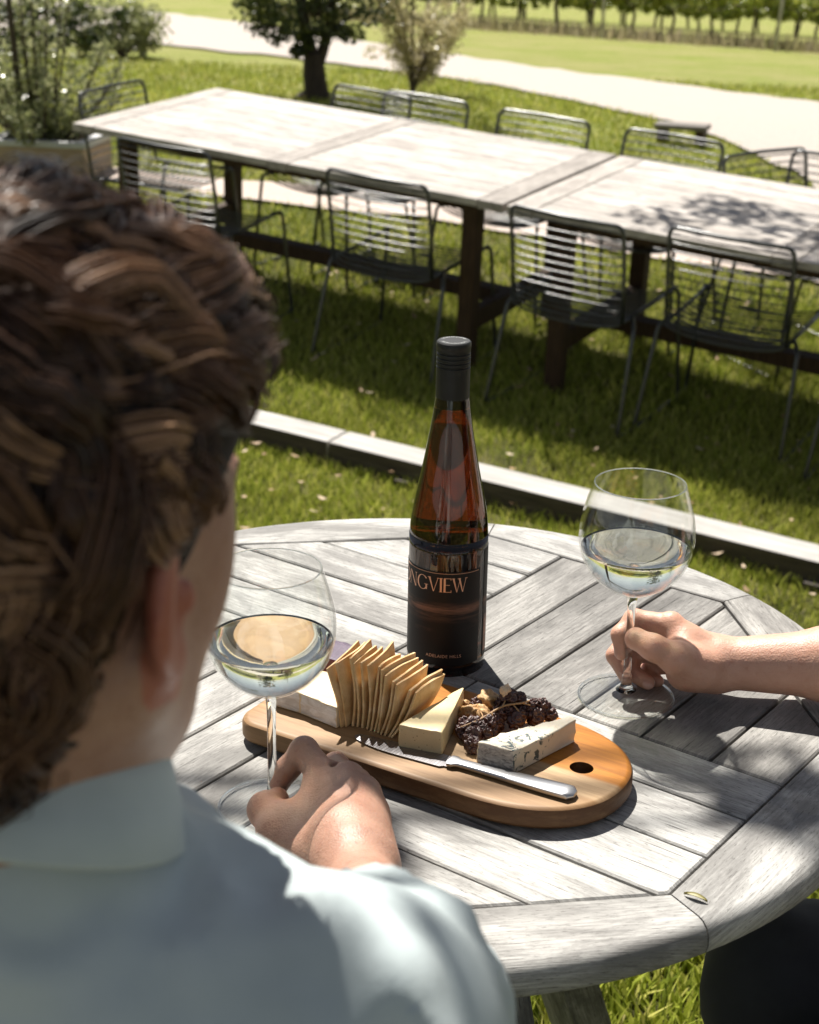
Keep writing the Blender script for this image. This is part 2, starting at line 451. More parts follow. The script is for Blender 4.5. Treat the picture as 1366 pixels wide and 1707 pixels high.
ground_sheet('path', U, L, M['path'], .02, 'narrow pinkish path running under the long tables', 50, .05)
road_poly = None
# ================================================================ GRASS
def blades(name, pts, hmin, hmax, w, mat, label, lean=.6):
    n = len(pts); pts = np.asarray(pts); h = rng.uniform(hmin, hmax, n); a = rng.uniform(0, 2*PI, n); la = rng.uniform(0, 2*PI, n); le = rng.uniform(.1, lean, n)*h
    dx, dy = np.cos(a)*w/2, np.sin(a)*w/2; lx, ly = np.cos(la)*le, np.sin(la)*le
    V = np.zeros((n, 5, 3)); z = pts[:, 2]
    for k, (sgn, f, hz) in enumerate(((-1, 0, 0), (1, 0, 0), (.8, .35, .55), (-.8, .35, .55), (0, 1, 1))):
        V[:, k, 0] = pts[:, 0]+dx*sgn+lx*f; V[:, k, 1] = pts[:, 1]+dy*sgn+ly*f; V[:, k, 2] = z+h*hz*(1 if k < 4 else .95)-.002
    b = (np.arange(n)*5)[:, None]
    F = np.concatenate([np.concatenate([b+0, b+1, b+2, b+3], 1), np.concatenate([b+3, b+2, b+4, b+4], 1)])
    me = bpy.data.meshes.new(name); V = V.reshape(-1, 3)
    q = np.concatenate([b+0, b+1, b+2, b+3], 1); t = np.concatenate([b+3, b+2, b+4], 1)
    idx = np.concatenate([q.ravel(), t.ravel()]).astype(np.int32)
    ls = np.concatenate([np.arange(n)*4, n*4+np.arange(n)*3]).astype(np.int32)
    me.vertices.add(len(V)); me.vertices.foreach_set('co', V.astype(np.float32).ravel()); me.loops.add(len(idx)); me.loops.foreach_set('vertex_index', idx)
    me.polygons.add(2*n); me.polygons.foreach_set('loop_start', ls); me.materials.append(mat)
    ca = me.color_attributes.new('tint', 'FLOAT_COLOR', 'POINT'); c = np.ones((len(V), 4), np.float32); r_ = rng.beta(2, 2.2, n); c[:, :3] = np.repeat(r_, 5)[:, None]; ca.data.foreach_set('color', c.ravel())
    me.update(calc_edges=True)
    o = link(bpy.data.objects.new(name, me)); tag(o, label, 'grass', kind='stuff'); return o
def inpoly(x, y, poly):
    c = False; n = len(poly)
    for i in range(n):
        a, b = poly[i], poly[(i+1) % n]
        if (a.y > y) != (b.y > y) and x < (b.x-a.x)*(y-a.y)/(b.y-a.y)+a.x: c = not c
    return c
RU, RL = strip([(60, 2), (190, 12), (430, 42), (683, 83), (1000, 128), (1366, 172)], [(0, 62), (120, 60), (500, 100), (783, 136), (1118, 206), (1366, 310)], 25, 14)
ROAD = RU+RL[::-1]; PU, PL = strip([(150, 282), (480, 312), (700, 333), (900, 362)], [(150, 302), (480, 345), (700, 368), (900, 402)], 3, 2); PATH = PU+PL[::-1]
def scatter(n, y0, y1, bias=1.0, xw=lambda y: (-.27*y-.2, .27*y+.2), skip=()):
    out = []
    while len(out) < n:
        y = y0+(y1-y0)*random.random()**bias; a, b = xw(y); x = random.uniform(a, b)
        if noise.noise(Vector((x*1.7, y*1.7, 1.5))) < random.uniform(-.9, -.25): continue
        if any(inpoly(x, y, P) for P in skip): continue
        out.append((x, y, ground(x, y)))
    return out
blades('grass', scatter(125000, 4.2, 7.2, 1.1, skip=(PATH,)), .012, .062, .0042, M['blade'], 'short sunlit grass around the timber edging and long tables', .9)
blades('grass', scatter(45000, 7.2, 15.5, 1.1, skip=(PATH, ROAD)), .02, .06, .010, M['blade'], 'mown grass stretching back towards the gravel road', .9)
blades('grass', scatter(26000, .9, 2.6, 1, lambda y: (-.15, .95)), .02, .075, .006, M['blade'], 'shaded coarse grass under the round table', .9)
def outer(n):
    out = []
    while len(out) < n:
        x, y = random.uniform(-5, 5), random.uniform(-1.2, 10)
        if (y > 4.2 and abs(x) < .27*y+.2) or (.9 < y < 2.6 and -.15 < x < .95) or inpoly(x, y, PATH) or inpoly(x, y, ROAD): continue
        out.append((x, y, ground(x, y)))
    return out
blades('grass', outer(80000), .02, .065, .012, M['blade'], 'lawn grass around the sitters and out to both sides of the tables', .9)
blades('straw', [p for p in scatter(1700, 4.2, 6.6, 1, skip=(PATH,))], .01, .02, .004, M['dry'], 'dry straw clippings scattered over the lawn', 4.5)
def leaf_litter():
    mb = MB()
    for _ in range(260):
        y = random.uniform(4.2, 7.5); x = random.uniform(-.27*y, .27*y+.2); z = ground(x, y)+random.uniform(.03, .05); s = random.uniform(.009, .022); a = random.uniform(0, 6.3)
        c, s_ = math.cos(a), math.sin(a); t = random.uniform(-.4, .4)
        P = [(-1, 0, .1), (-.3, .45, 0), (.5, .35, .1), (1, 0, .3), (.4, -.4, 0), (-.4, -.38, .1)]
        mb.add([(x+s*(p[0]*c-p[1]*s_), y+s*(p[0]*s_+p[1]*c), z+s*(p[2]+p[0]*t)) for p in P], [[0, 1, 2, 3, 4, 5]], col=random.random())
    o = mb.build('fallen_leaves', M['leaf_dead']); tag(o, 'tan fallen leaves scattered on the grass', 'leaves', kind='stuff')
leaf_litter()
# ================================================================ TIMBER EDGING
def lawn_at(px, py, off):
    d = ray(px, py); a, bx, by = -.8616, -.02193, .08083
    t = (a+off-CAMZ)/(d.z-bx*d.x-by*d.y); return Vector((d.x*t, d.y*t, CAMZ+d.z*t))
def edging():
    a = lawn_at(300, 674, .09); b = lawn_at(1500, 968, .09)
    d = (b-a); L = d.length; ang = math.atan2(d.y, d.x); tilt = math.atan2(d.z, math.hypot(d.x, d.y))
    wvec = lawn_at(700, 756, .12)-lawn_at(700, 725, .12); W = max(.1, min(.2, abs(Vector((-math.sin(ang), math.cos(ang), 0)).dot(wvec))))
    r = empty('timber_edging', a+Vector((0, 0, -.09)), ang); r.rotation_euler = (0, -tilt, ang)
    tag(r, 'long weathered grey timber sleeper edging across the lawn', 'edging')
    x = -1.6; k = 0
    for x1 in (.62, 3.2):
        mb = MB(); mb.box((x, -.01, -.05), (x1-.006, W-.01, .09), b=.008)
        o = mb.build('sleeper', [M['sleeper'], M['sleeper_shaded']], r, smooth=False)
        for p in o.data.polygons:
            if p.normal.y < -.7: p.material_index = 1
        x = x1
    for xx in (.9, 2.3): mb = MB(); mb.box((xx, -.05, -.12), (xx+.05, -.012, .03), b=.003); mb.build('stake', M['sleeper_shaded'], r, smooth=False)
edging()
# ================================================================ LONG TABLES
nrm = Vector((.02193, -.08083, 1)).normalized()
def lawn_frame(x, y, rz):
    """matrix standing on the lawn plane, local +x along heading rz"""
    X = Vector((math.cos(rz), math.sin(rz), 0)); X = (X-nrm*X.dot(nrm)).normalized(); Y = nrm.cross(X)
    m = Matrix.Identity(4); 
    for i in range(3): m[i][0], m[i][1], m[i][2] = X[i], Y[i], nrm[i]
    m.translation = Vector((x, y, lawn(x, y))); return m
TA = R(-30.7); TU = Vector((math.cos(TA), math.sin(TA))); TW = Vector((-TU.y, TU.x))
A0 = Vector((-1.495, 7.139)); TL, TWD = 2.10, 1.02
def long_table():
    t = empty('long_table')
    L, W, H = TL, TWD, .74
    mb = MB(); bw = .11; g = .004
    # frame boards across both ends + middle leaf joint, planks between
    for (x0, x1) in ((0.002, bw), (L-bw, L-.002), (L*.49, L*.49+.09)):
        mb.box((x0, .0, H-.035), (x1, W, H), b=.004, col=.35 if x0 > .1 else .6, uvdir=(1, 0, 2))
    for (x0, x1) in ((bw+g, L*.49-g), (L*.49+.09+g, L-bw-g)):
        n = 8; w = W/n
        for k in range(n): mb.box((x0, k*w+g/2, H-.03), (x1, (k+1)*w-g/2, H-.001), b=.003, col=random.uniform(.55, 1), uvdir=(0, 1, 2))
    mb.build('tabletop', M['teak_far'], t, smooth=False)
    ap = MB()
    for y in (.12, W-.15): ap.box((.2, y, H-.085), (L-.2, y+.03, H-.036), b=.002)
    for x in (.26, L-.29): ap.box((x, .1503, H-.085), (x+.03, W-.1503, H-.036), b=.002)
    ap.build('apron', M['leg'], t, smooth=False)
    for x in (.16, L-.16-.065):
        for y in (.10, W-.165):
            mb = MB(); mb.box((x, y, 0), (x+.065, y+.065, H-.036), b=.004); mb.build('leg', M['leg'], t, smooth=False)
        mb = MB(); mb.box((x+.008, .1655, .17), (x+.057, W-.1655, .25), b=.004); mb.build('cross_rail', M['leg'], t, smooth=False)
    mb = MB(); mb.box((.2185, W/2-.04, .18), (L-.2185, W/2+.04, .24), b=.004); mb.build('stretcher', M['leg'], t, smooth=False)
    return t
tb = long_table(); tables = []
TLAB = ['bleached wooden long table at the far left end of the row', 'bleached wooden long table in the middle of the row', 'weathered long table mottled by leaf shadow at the right end of the row']
for i in range(3):
    o = tb if i == 0 else copy_tree(tb)
    p = A0+TU*((TL+.012)*i)
    o.matrix_world = lawn_frame(p.x, p.y, TA)
    tag(o, TLAB[i], 'table', 'long outdoor tables set end to end')
# ================================================================ WIRE CHAIRS
def wire_chair():
    t = empty('wire_chair')
    w = .225
    f = MB(); f.tube(smooth_path(fillet([(-w, -.2, .425), (-w-.002, -.225, .60), (-w, -.265, .79), (0, -.285, .79), (w, -.265, .79), (w+.002, -.225, .60), (w, -.2, .425)], .035, 4), 1), .0075, 8)
    f.build('back_frame', M['wire'], t)
    sr = MB()
    for s in (-1, 1): sr.tube(fillet([(s*w, -.2, .425), (s*w, 0, .432), (s*(w+.005), .235, .45)], .05), .0075, 8)
    sr.build('seat_rail', M['wire'], t)
    bw = MB()
    for k in range(10):
        z = .485+k*.0315; yy = -.2-(z-.425)*.178
        bw.tube([(w*math.sin(a), yy-.030*math.cos(a)**1.0*(1 if abs(a) < 1.57 else 0), z) for a in np.linspace(-PI/2, PI/2, 11)], .0032, 6, cap=False)
    bw.build('backrest', M['wire'], t)
    sw = MB()
    for k in range(14):
        y = -.212+k*.0340; z0 = .425+.025*max(0, y+.2)/.43; dp = .042
        sw.tube([(w*math.sin(a), y, z0-dp*math.cos(a)) for a in np.linspace(-PI/2, PI/2, 11)], .0038, 6, cap=False)
    for k in range(4):
        z = .43+.015*k; y = -.222-.003*k
        sw.tube([(w*math.sin(a), y-.012*math.cos(a), z-.035*math.cos(a)*(1-k/4)) for a in np.linspace(-PI/2, PI/2, 9)], .003, 5, cap=False)
    sw.build('seat', M['wire'], t)
    for s in (-1, 1):
        l = MB(); l.tube(fillet([(s*w, -.12, .428), (s*(w+.035), -.17, .405), (s*(w+.055), -.27, .008), (s*(w+.055), .26, .008), (s*(w+.02), .235, .45), (s*(w-.01), .19, .447)], .03, 5), .008, 8)
        l.build('leg', M['wire'], t)
    return t
wc = wire_chair()
def chair_px(px, py, px2, py2):
    a = lawn_at(px, py, .79); b = lawn_at(px2, py2, .79); return (a+b)/2
chs = []
near = [((530, 278), (708, 303), 0, 'wire chair standing alone left of the bottle, its sunlit seat towards the round table'),
        ((185, 228), (345, 247), 2, 'wire chair rising just behind the crown of the seated man'),
        ((837, 335), (1030, 372), -2, 'wire chair with its open back straight above the bottle cap, third along the near side'),
        ((1100, 374), (1312, 405), 1, 'wire chair behind the held wine glass at the right, sunlit front of its seat bowed'),
        ((1410, 440), (1640, 480), 3, 'wire chair cut off by the right edge on the near side of the tables')]
for (a, b, dr, lab) in near:
    m = chair_px(*a, *b); heading = TA+R(dr)         # faces the table (+local y = TW)
    fx = Vector((math.cos(heading+PI/2), math.sin(heading+PI/2)))
    p = Vector((m.x, m.y))+fx*.275; chs.append((p.x, p.y, heading, lab))
far = [((634, 148), (782, 166), 0, 'wire chair on the far side nearest the dark tree trunk'), ((820, 178), (986, 199), 0, 'wire chair on the far side, second from the tree trunk'),
       ((1030, 207), (1206, 236), 0, 'wire chair on the far side in front of the low timber block')]
for (a, b, dr, lab) in far:
    m = chair_px(*a, *b); heading = TA+PI+R(dr); fx = Vector((math.cos(heading+PI/2), math.sin(heading+PI/2)))
    p = Vector((m.x, m.y))+fx*.275; chs.append((p.x, p.y, heading, lab))
# end chair, a skewed far chair, and one at the right edge
for (a, heading, lab) in (((180, 140), TA-PI/2, 'wire chair at the left head of the long table beside the planter'),
                          ((1262, 248), TA+PI+R(62), 'wire chair turned sideways on the pale gravel at the right'),
                          ((1400, 258), TA+PI, 'wire chair cut off by the right edge beyond the tables'),
                          ((410, 352), TA+PI-R(5), 'wire chair on the far side seen mostly beneath the left table')):
    off = .79
    m = lawn_at(a[0], a[1], off) if a[1] != 352 else None
    if m is None:
        q = A0+TU*.75+TW*(TWD+.22); m = Vector((q.x, q.y, 0))
    fx = Vector((math.cos(heading+PI/2), math.sin(heading+PI/2))); p = Vector((m.x, m.y))+fx*.275
    chs.append((p.x, p.y, heading, lab))
for i, (x, y, h, lab) in enumerate(chs):
    o = wc if i == 0 else copy_tree(wc); o.matrix_world = lawn_frame(x, y, h)
    tag(o, lab, 'chair', 'black wire chairs around the long tables')
# low timber block
def block():
    c = hit(1136, 240); r = empty('timber_block', c, R(-20)); tag(r, 'small low slatted timber block on the gravel beyond the chairs', 'block')
    mb = MB()
    for k in range(3): mb.box((-.17, -.09+k*.062, .10), (.17, -.09+k*.062+.055, .13), b=.004)
    mb.build('slats', M['teak_far'], r, smooth=False)
    for x in (-.15, .10): mb = MB(); mb.box((x, -.08, 0), (x+.05, .09, .098), b=.004); mb.build('bearer', M['leg'], r, smooth=False)
block()
# ================================================================ VEGETATION
def leaves(name, centers, n, size, mat, parent, spread=1.0, asp=.45, up=.3):
    """clusters of leaf-sized quads around centres [(x,y,z,rad)]"""
    C = np.array(centers); k = rng.integers(0, len(C), n); d = rng.normal(size=(n, 3)); d /= np.linalg.norm(d, axis=1)[:, None]
    rad = C[k, 3]*rng.random(n)**.45*spread; P = C[k, :3]+d*rad[:, None]*np.array([1, 1, .8])
    nrmv = d*.6+rng.normal(size=(n, 3))*.7; nrmv[:, 2] += up; nrmv /= np.linalg.norm(nrmv, axis=1)[:, None]
    t = np.cross(nrmv, rng.normal(size=(n, 3))); t /= np.linalg.norm(t, axis=1)[:, None]; b = np.cross(nrmv, t)
    s = size*rng.uniform(.6, 1.3, n)[:, None]
    V = np.stack([P-t*s, P-t*s*.1+b*s*asp, P+t*s+nrmv*s*.15, P-t*s*.1-b*s*asp], 1).reshape(-1, 3)
    F = np.arange(4*n).reshape(n, 4); 
    return np_mesh(name, V, F, mat, parent, smooth=False, col=np.repeat(rng.random(n), 4))
def branch_tree(root, base, specs, mat, name='trunk'):
    mb = MB()
    for pts, r0, r1 in specs:
        P = smooth_path([Vector(base)+Vector(p) for p in pts], 5); n = len(P)
        mb.tube(P, [r0+(r1-r0)*i/(n-1) for i in range(n)], 9)
    return mb.build(name, mat, root)
# main dark tree
tp = hit(526, 166)
root = empty('tree', tp); tag(root, 'dark leafy tree with a forked trunk behind the long tables', 'tree')
br = [([(0, 0, -.1), (.01, 0, .02), (-.01, 0, .18), (-.01, 0, .34)], .105, .075), ([(-.02, 0, .28), (-.07, .02, .5), (-.14, .05, .9), (-.35, 0, 2.0)], .06, .02),
      ([(.01, 0, .24), (.075, -.02, .42), (.13, -.05, .75), (.25, .1, 2.1)], .05, .02), ([(-.06, 0, .42), (-.25, -.05, .52), (-.42, -.1, .5)], .022, .006), ([(.08, 0, .5), (.25, .05, .58), (.36, .05, .7)], .02, .006),
      ([(0, 0, .05), (.12, -.05, 0), (.2, -.1, -.06)], .06, .03), ([(0, 0, .05), (-.12, -.03, 0), (-.2, -.1, -.06)], .06, .03), ([(0, 0, .6), (.02, 0, 1.2), (0, 0, 2.4)], .05, .02)]
branch_tree(root, (0, 0, 0), br, M['bark'])
cs = []
for _ in range(120):
    a = random.uniform(0, 2*PI); rr = random.random()**.6*1.0; z = random.uniform(.52, 2.6); lim = .95 if z > .8 else .5
    cs.append((math.cos(a)*rr*lim, math.sin(a)*rr*lim, z, random.uniform(.1, .22)))
cs += [(-.28, 0, .44, .09), (-.40, 0, .52, .12), (-.18, 0, .50, .10), (.18, 0, .50, .09), (.27, 0, .48, .10), (.05, -.12, .5, .13), (-.05, -.1, .44, .10), (-.12, -.1, .36, .06)]
leaves('crown', cs, 17000, .026, M['leaf_tree'], root)
# pale shrub right of the tree
sp = hit(688, 158); root = empty('shrub', sp); tag(root, 'pale olive see-through shrub with thin stems right of the tree', 'shrub')
br = []
cs = []
for k in range(12):
    a = random.uniform(0, 2*PI); r1 = random.uniform(.12, .46); h = random.uniform(.3, 1.1)
    br.append(([(0, 0, 0), (math.cos(a)*r1*.3, math.sin(a)*r1*.3, h*.5), (math.cos(a)*r1, math.sin(a)*r1, h)], .014, .004))
    for q in range(7):
        t = .3+.7*q/6; cs.append((math.cos(a)*r1*t, math.sin(a)*r1*t, h*t, random.uniform(.06, .13)))
for k in range(44): cs.append((random.uniform(-.46, .42), random.uniform(-.3, .3), random.uniform(.26, 1.3), random.uniform(.06, .14)))
branch_tree(root, (0, 0, 0), br, M['twig'], 'stems'); leaves('foliage', cs, 7200, .019, M['leaf_pale'], root)
# planter with bush, left
pc = lawn_at(88, 292, .0)
root = empty('planter_box', pc, R(-8)); tag(root, 'square wooden planter box with a pale rim at the left', 'planter')
def planter(root, w, d, h):
    mb = MB(); t = .03
    for (lo, hi) in (((-w, -d, 0), (w, -d+t, h)), ((-w, d-t, 0), (w, d, h)), ((-w, -d+t, 0), (-w+t, d-t, h)), ((w-t, -d+t, 0), (w, d-t, h))): mb.box(lo, hi, b=.004)
    mb.build('box', M['planter'], root, smooth=False)
    mb = MB(); q = .045
    for (lo, hi) in (((-w-.02, -d-.02, h), (w+.02, -d+q, h+.035)), ((-w-.02, d-q, h), (w+.02, d+.02, h+.035)), ((-w-.02, -d+q, h), (-w+q, d-q, h+.035)), ((w-q, -d+q, h), (w+.02, d-q, h+.035))): mb.box(lo, hi, b=.008)
    mb.build('rim', M['rim'], root, smooth=False)
    mb = MB(); mb.box((-w+t, -d+t, h-.08), (w-t, d-t, h-.03)); mb.build('soil', M['soil'], root, smooth=False)
planter(root, .27, .24, .19)
pz = pc+Vector((-.05, 0, .14))
root = empty('potted_bush', pz); tag(root, 'leafy grey-green bush growing in the wooden planter', 'bush')
br = []; cs = []
for k in range(30):
    a = random.uniform(0, 2*PI); r1 = random.uniform(.08, .66); h = random.uniform(.3, 1.1)*(1.1 if r1 < .3 else .9)
    br.append(([(math.cos(a)*.05, math.sin(a)*.05, 0), (math.cos(a)*r1*.6, math.sin(a)*r1*.6, h*.45), (math.cos(a)*r1, math.sin(a)*r1, h)], .012, .003))
    for q in range(9):
        t = .15+.85*q/8; cs.append((math.cos(a)*r1*t, math.sin(a)*r1*t, h*t, random.uniform(.05, .11)))
br.append(([(-.1, 0, 0), (-.12, 0, .6), (-.18, 0, 1.6)], .022, .012))
branch_tree(root, (0, 0, 0), br, M['twig'], 'stems'); leaves('foliage', cs, 6000, .021, M['leaf_bush'], root)
# hedge clump behind the planter, far left, and one more whose shadow falls on the lawn
for (px, py, sx, sy, h, lab) in ((60, 92, .9, .35, .45, 'low dark hedge shrub behind the planter'), (205, 95, .35, .3, .5, 'rounded dark shrub at the road edge behind the planter')):
    c = hit(px, py); root = empty('hedge_shrub', c); tag(root, lab, 'shrub')
    cs = [(random.uniform(-sx, sx), random.uniform(-sy, sy), random.uniform(.05, h), random.uniform(.08, .18)) for _ in range(int(60*sx)+12)]
    branch_tree(root, (0, 0, 0), [([(0, 0, 0), (x*.6, .02, h*.3), (x*1.1, 0, h*.8)], .02, .006) for x in np.linspace(-sx*.7, sx*.7, 4)], M['twig'], 'stems')
    leaves('foliage', cs, int(5200*sx)+900, .03, M['leaf_tree'] if px < 100 else M['leaf_bush'], root)
# vineyard
def vine(kind):
    root = empty('grapevine')
    mb = MB(); h = .42+.04*random.random(); j = lambda s: random.uniform(-s, s)
    P = smooth_path([(0, 0, -.03), (j(.03), j(.03), .15), (j(.04), j(.03), .3), (0, 0, h)], 4); mb.tube(P, [.022]*len(P), 7)
    mb.tube(smooth_path([(-.33, 0, h+.02), (-.1, 0, h+.03), (0, 0, h-.02), (.1, 0, h+.03), (.33, 0, h+.02)], 4), .012, 6)
    mb.build('trunk', M['twig'], root)
    cs = [(random.uniform(-.32, .32), random.uniform(-.1, .1), random.uniform(h-.06, h+.75), random.uniform(.08, .15)) for _ in range(30)]
    for k in range(5): cs.append((random.uniform(-.3, .3), 0, h-.07, .06))
    leaves('foliage', cs, 1300, .042, M['leaf_vine'], root); return root
va, vb = hit(690, 38), hit(1366, 84)
dv = (vb-va); dv.z = 0; VL = dv.length; dv.normalize(); vn = Vector((-dv.y, dv.x, 0)); vang = math.atan2(dv.y, dv.x)
protos = [vine(k) for k in range(4)]; used = [False]*4; sp_ = .60
post_proto = None
vlab = ['front', 'second', 'third']
for row in range(3):
    i0 = -5-row*3; i1 = int(VL/sp_)+4+row
    for i in range(i0, i1):
        p = va+dv*(i*sp_+row*.2)+vn*(row*2.0); k = random.randrange(4)
        o = protos[k] if not used[k] else copy_tree(protos[k]); used[k] = True
        o.location = (p.x, p.y, ground(p.x, p.y)); o.rotation_euler = (0, 0, vang+random.choice((0, PI))); s = random.uniform(.9, 1.12); o.scale = (1, 1, s)
        tag(o, 'leafy green grapevine in the %s row beyond the gravel road' % vlab[row], 'grapevine', 'grapevines in the %s row' % vlab[row])
def post():
    o = MB().tube([(0, 0, -.05), (0, 0, 1.35)], .022, 8).build('trellis_post', M['sleeper']); return o
pp = post(); first = True
for px in (715, 1004, 1292):
    p = hit(px, 40+(px-690)*.075); o = pp if first else copy_tree(pp); first = False; o.location = (p.x, p.y, p.z)
    tag(o, {715: 'grey trellis post left of the pale shrub', 1004: 'grey trellis post in the middle of the front vine row', 1292: 'grey leaning trellis post at the right of the vine row'}[px], 'post', 'trellis posts'); o.rotation_euler = (0, R(4) if px == 1292 else 0, 0)
pts = []
for _ in range(6000):
    t = random.uniform(-2.5, VL+3); q = random.gauss(-.25, .35); p = va+dv*t+vn*q; pts.append((p.x, p.y, ground(p.x, p.y)))
blades('tall_dry_grass', pts, .06, .24, .014, M['dry'], 'tall bleached grass growing along the foot of the vines', .5)
# leaf clumps added overhead (out of view) to dapple the man's shirt: see shade_tree
# ================================================================ ROUND TABLE
C0 = Vector((-.0027, 1.3718)); RI, RO, TH0 = .394, .4405, R(31); TZ = .74
E1 = (math.cos(TH0-R(67.5)), math.sin(TH0-R(67.5))); E2 = (-E1[1], E1[0])
def round_table():
    root = empty('round_table', (C0.x, C0.y, 0)); tag(root, 'weathered grey round slatted table in the foreground', 'table')
    octp = [(RI*math.cos(TH0+k*PI/4), RI*math.sin(TH0+k*PI/4)) for k in range(8)]
    mb = MB()
    def slab(poly, z0, z1, g, along, col, bev=.0016):
        if len(poly) < 3: return
        p = inset(poly, g)
        if len(p) < 3: return
        q = inset(p, bev)
        if len(q) != len(p): q = p
        n = len(p); o1, o2 = random.uniform(0, 9), random.uniform(0, 9); ac = (-along[1], along[0])
        uv = lambda a, dz=0: (a[0]*along[0]+a[1]*along[1]+o1, a[0]*ac[0]+a[1]*ac[1]+o2+dz)
        vs = [(a[0], a[1], z0) for a in p]+[(a[0], a[1], z1-bev) for a in p]+[(a[0], a[1], z1) for a in q]
        fs = []; us = []
        for i in range(n):
            j = (i+1) % n
            fs.append([i, j, n+j, n+i]); us.append([uv(p[i], -.03), uv(p[j], -.03), uv(p[j]), uv(p[i])])
            fs.append([n+i, n+j, 2*n+j, 2*n+i]); us.append([uv(p[i]), uv(p[j]), uv(q[j]), uv(q[i])])
        fs.append(list(range(2*n, 3*n))); us.append([uv(a) for a in q])
        fs.append(list(range(n-1, -1, -1))); us.append([uv(a) for a in p[::-1]])
        mb.add(vs, fs, 0, us, col)
    a = .05; w = .069; neg = lambda v: (-v[0], -v[1])
    quads = [([(neg(E1), a), (neg(E2), -a)], E1, E2), ([(neg(E1), -a), (E2, a)], E2, E1), ([(E1, a), (E2, -a)], E1, E2), ([(E1, -a), (neg(E2), a)], E2, E1)]
    # (half-planes n.p<=d), axis across strips, axis along
    for qi, (hp, across, along) in enumerate(quads):
        P = octp
        for n, d in hp: P = clip(P, n, d)
        vals = [p[0]*across[0]+p[1]*across[1] for p in P]; lo, hi = min(vals), max(vals)
        # strips counted from the pinwheel side
        if abs(lo) < abs(hi): edges = [lo+k*w for k in range(8)]; rng_ = [(e, e+w) for e in edges if e < hi-.004]
        else: edges = [hi-k*w for k in range(8)]; rng_ = [(e-w, e) for e in edges if e > lo+.004]
        for s0, s1 in rng_:
            Q = clip(P, across, s1); Q = clip(Q, neg(across), -s0)
            slab(Q, TZ-.022, TZ-random.uniform(0, .0012), .0015, along, random.uniform(*((.05, .45), (.8, 1.0), (.45, .75), (.6, .9))[qi]))  # quadrant tints put the sheen's change with grain direction into the colour
    sq = [(x*E1[0]+y*E2[0], x*E1[1]+y*E2[1]) for x, y in ((-a, -a), (a, -a), (a, a), (-a, a))]
    slab(sq, TZ-.022, TZ, .0011, E1, .6)
    mb.build('tabletop', M['teak'], root, smooth=False)
    # ring segments with rounded outer edge
    for k in range(8):
        a0, a1 = TH0+k*PI/4, TH0+(k+1)*PI/4; mb = MB(); g = .0007
        am = (a0+a1)/2; nx, ny = math.cos(am), math.sin(am); ap = RI*math.cos(PI/8)+.0012
        prof = [(-.0, 0), (-.003, .0), (-.0075, -.0015), (-.0105, -.006), (-.0105+.009, -.011)]
        N = 18; rows = []
        # profile across the ring: (fraction toward outer, z)
        outer = [(RO-.013, TZ), (RO-.0075, TZ-.0012), (RO-.003, TZ-.005), (RO-.0004, TZ-.011), (RO, TZ-.018), (RO-.002, TZ-.025), (RO-.007, TZ-.030), (RO-.012, TZ-.032)]
        for i in range(N+1):
            t = i/N; th = a0+(a1-a0)*t
            ri = ap/math.cos(th-am)
            c, s = math.cos(th), math.sin(th)
            # shift ends inward by g for the joint gap
            sh = g if i == 0 else (-g if i == N else 0); tx, ty = -s*sh, c*sh
            row = [(ri*c+tx, ri*s+ty, TZ-.032), (ri*c+tx, ri*s+ty, TZ-.0012), ((ri+.0012)*c+tx, (ri+.0012)*s+ty, TZ)]
            for f in (.33, .66): rr = ri+.0012+(RO-.013-ri)*f; row.append((rr*c+tx, rr*s+ty, TZ))
            row += [(r_*c+tx, r_*s+ty, z) for r_, z in outer]
            rows.append(row)
        m = len(rows[0]); vs = [p for r_ in rows for p in r_]; fs = []; us = []
        o1, o2 = random.uniform(0, 9), random.uniform(0, 9)
        uvf = lambda p: (p[0]*-ny+p[1]*nx+o1, p[0]*nx+p[1]*ny+o2-(p[2]-TZ))
        for i in range(N):
            for j in range(m):
                j2 = (j+1) % m; f = [i*m+j, (i+1)*m+j, (i+1)*m+j2, i*m+j2]; fs.append(f); us.append([uvf(vs[q]) for q in f])
        for f in (list(range(m)), list(range(N*m+m-1, N*m-1, -1))): fs.append(f); us.append([uvf(vs[q]) for q in f])
        mb.add(vs, fs, 0, us, random.uniform(.55, .95))
        o = mb.build('rim_board', M['teak'], root, smooth=True, weld=False, auto=35)
        bm = bmesh.new(); bm.from_mesh(o.data); bmesh.ops.recalc_face_normals(bm, faces=bm.faces); bm.to_mesh(o.data); bm.free(); o.data.set_sharp_from_angle(angle=R(35))
    # underframe and legs
    mb = MB()
    for d in (0, PI/2):
        m = Matrix.Rotation(TH0-R(67.5)+d, 4, 'Z'); mb.box((-.34, -.02, TZ-.085), (.34, .02, TZ-.0335 if d == 0 else TZ-.036), M=m, b=.003, col=.5, uvdir=(0, 1, 2))
    mb.build('underframe', M['teak'], root, smooth=False)
    for k in range(4):
        ang = TH0-R(67.5)+R(-22)+k*PI/2; mb = MB()
        m = Matrix.Rotation(ang, 4, 'Z')
        top, bot = Vector((.10, 0, TZ-.09)), Vector((.33, 0, 0)); d = (bot-top)
        L = d.length; q = Vector((0, 0, -1)).rotation_difference(d.normalized()).to_matrix().to_4x4()
        mb.box((-.022, -.034, -L), (.022, .034, .02), M=m @ Matrix.Translation(top) @ q, b=.004, col=.4, uvdir=(2, 1, 0)); mb.build('leg', M['teak'], root, smooth=False)
    return root
round_table()
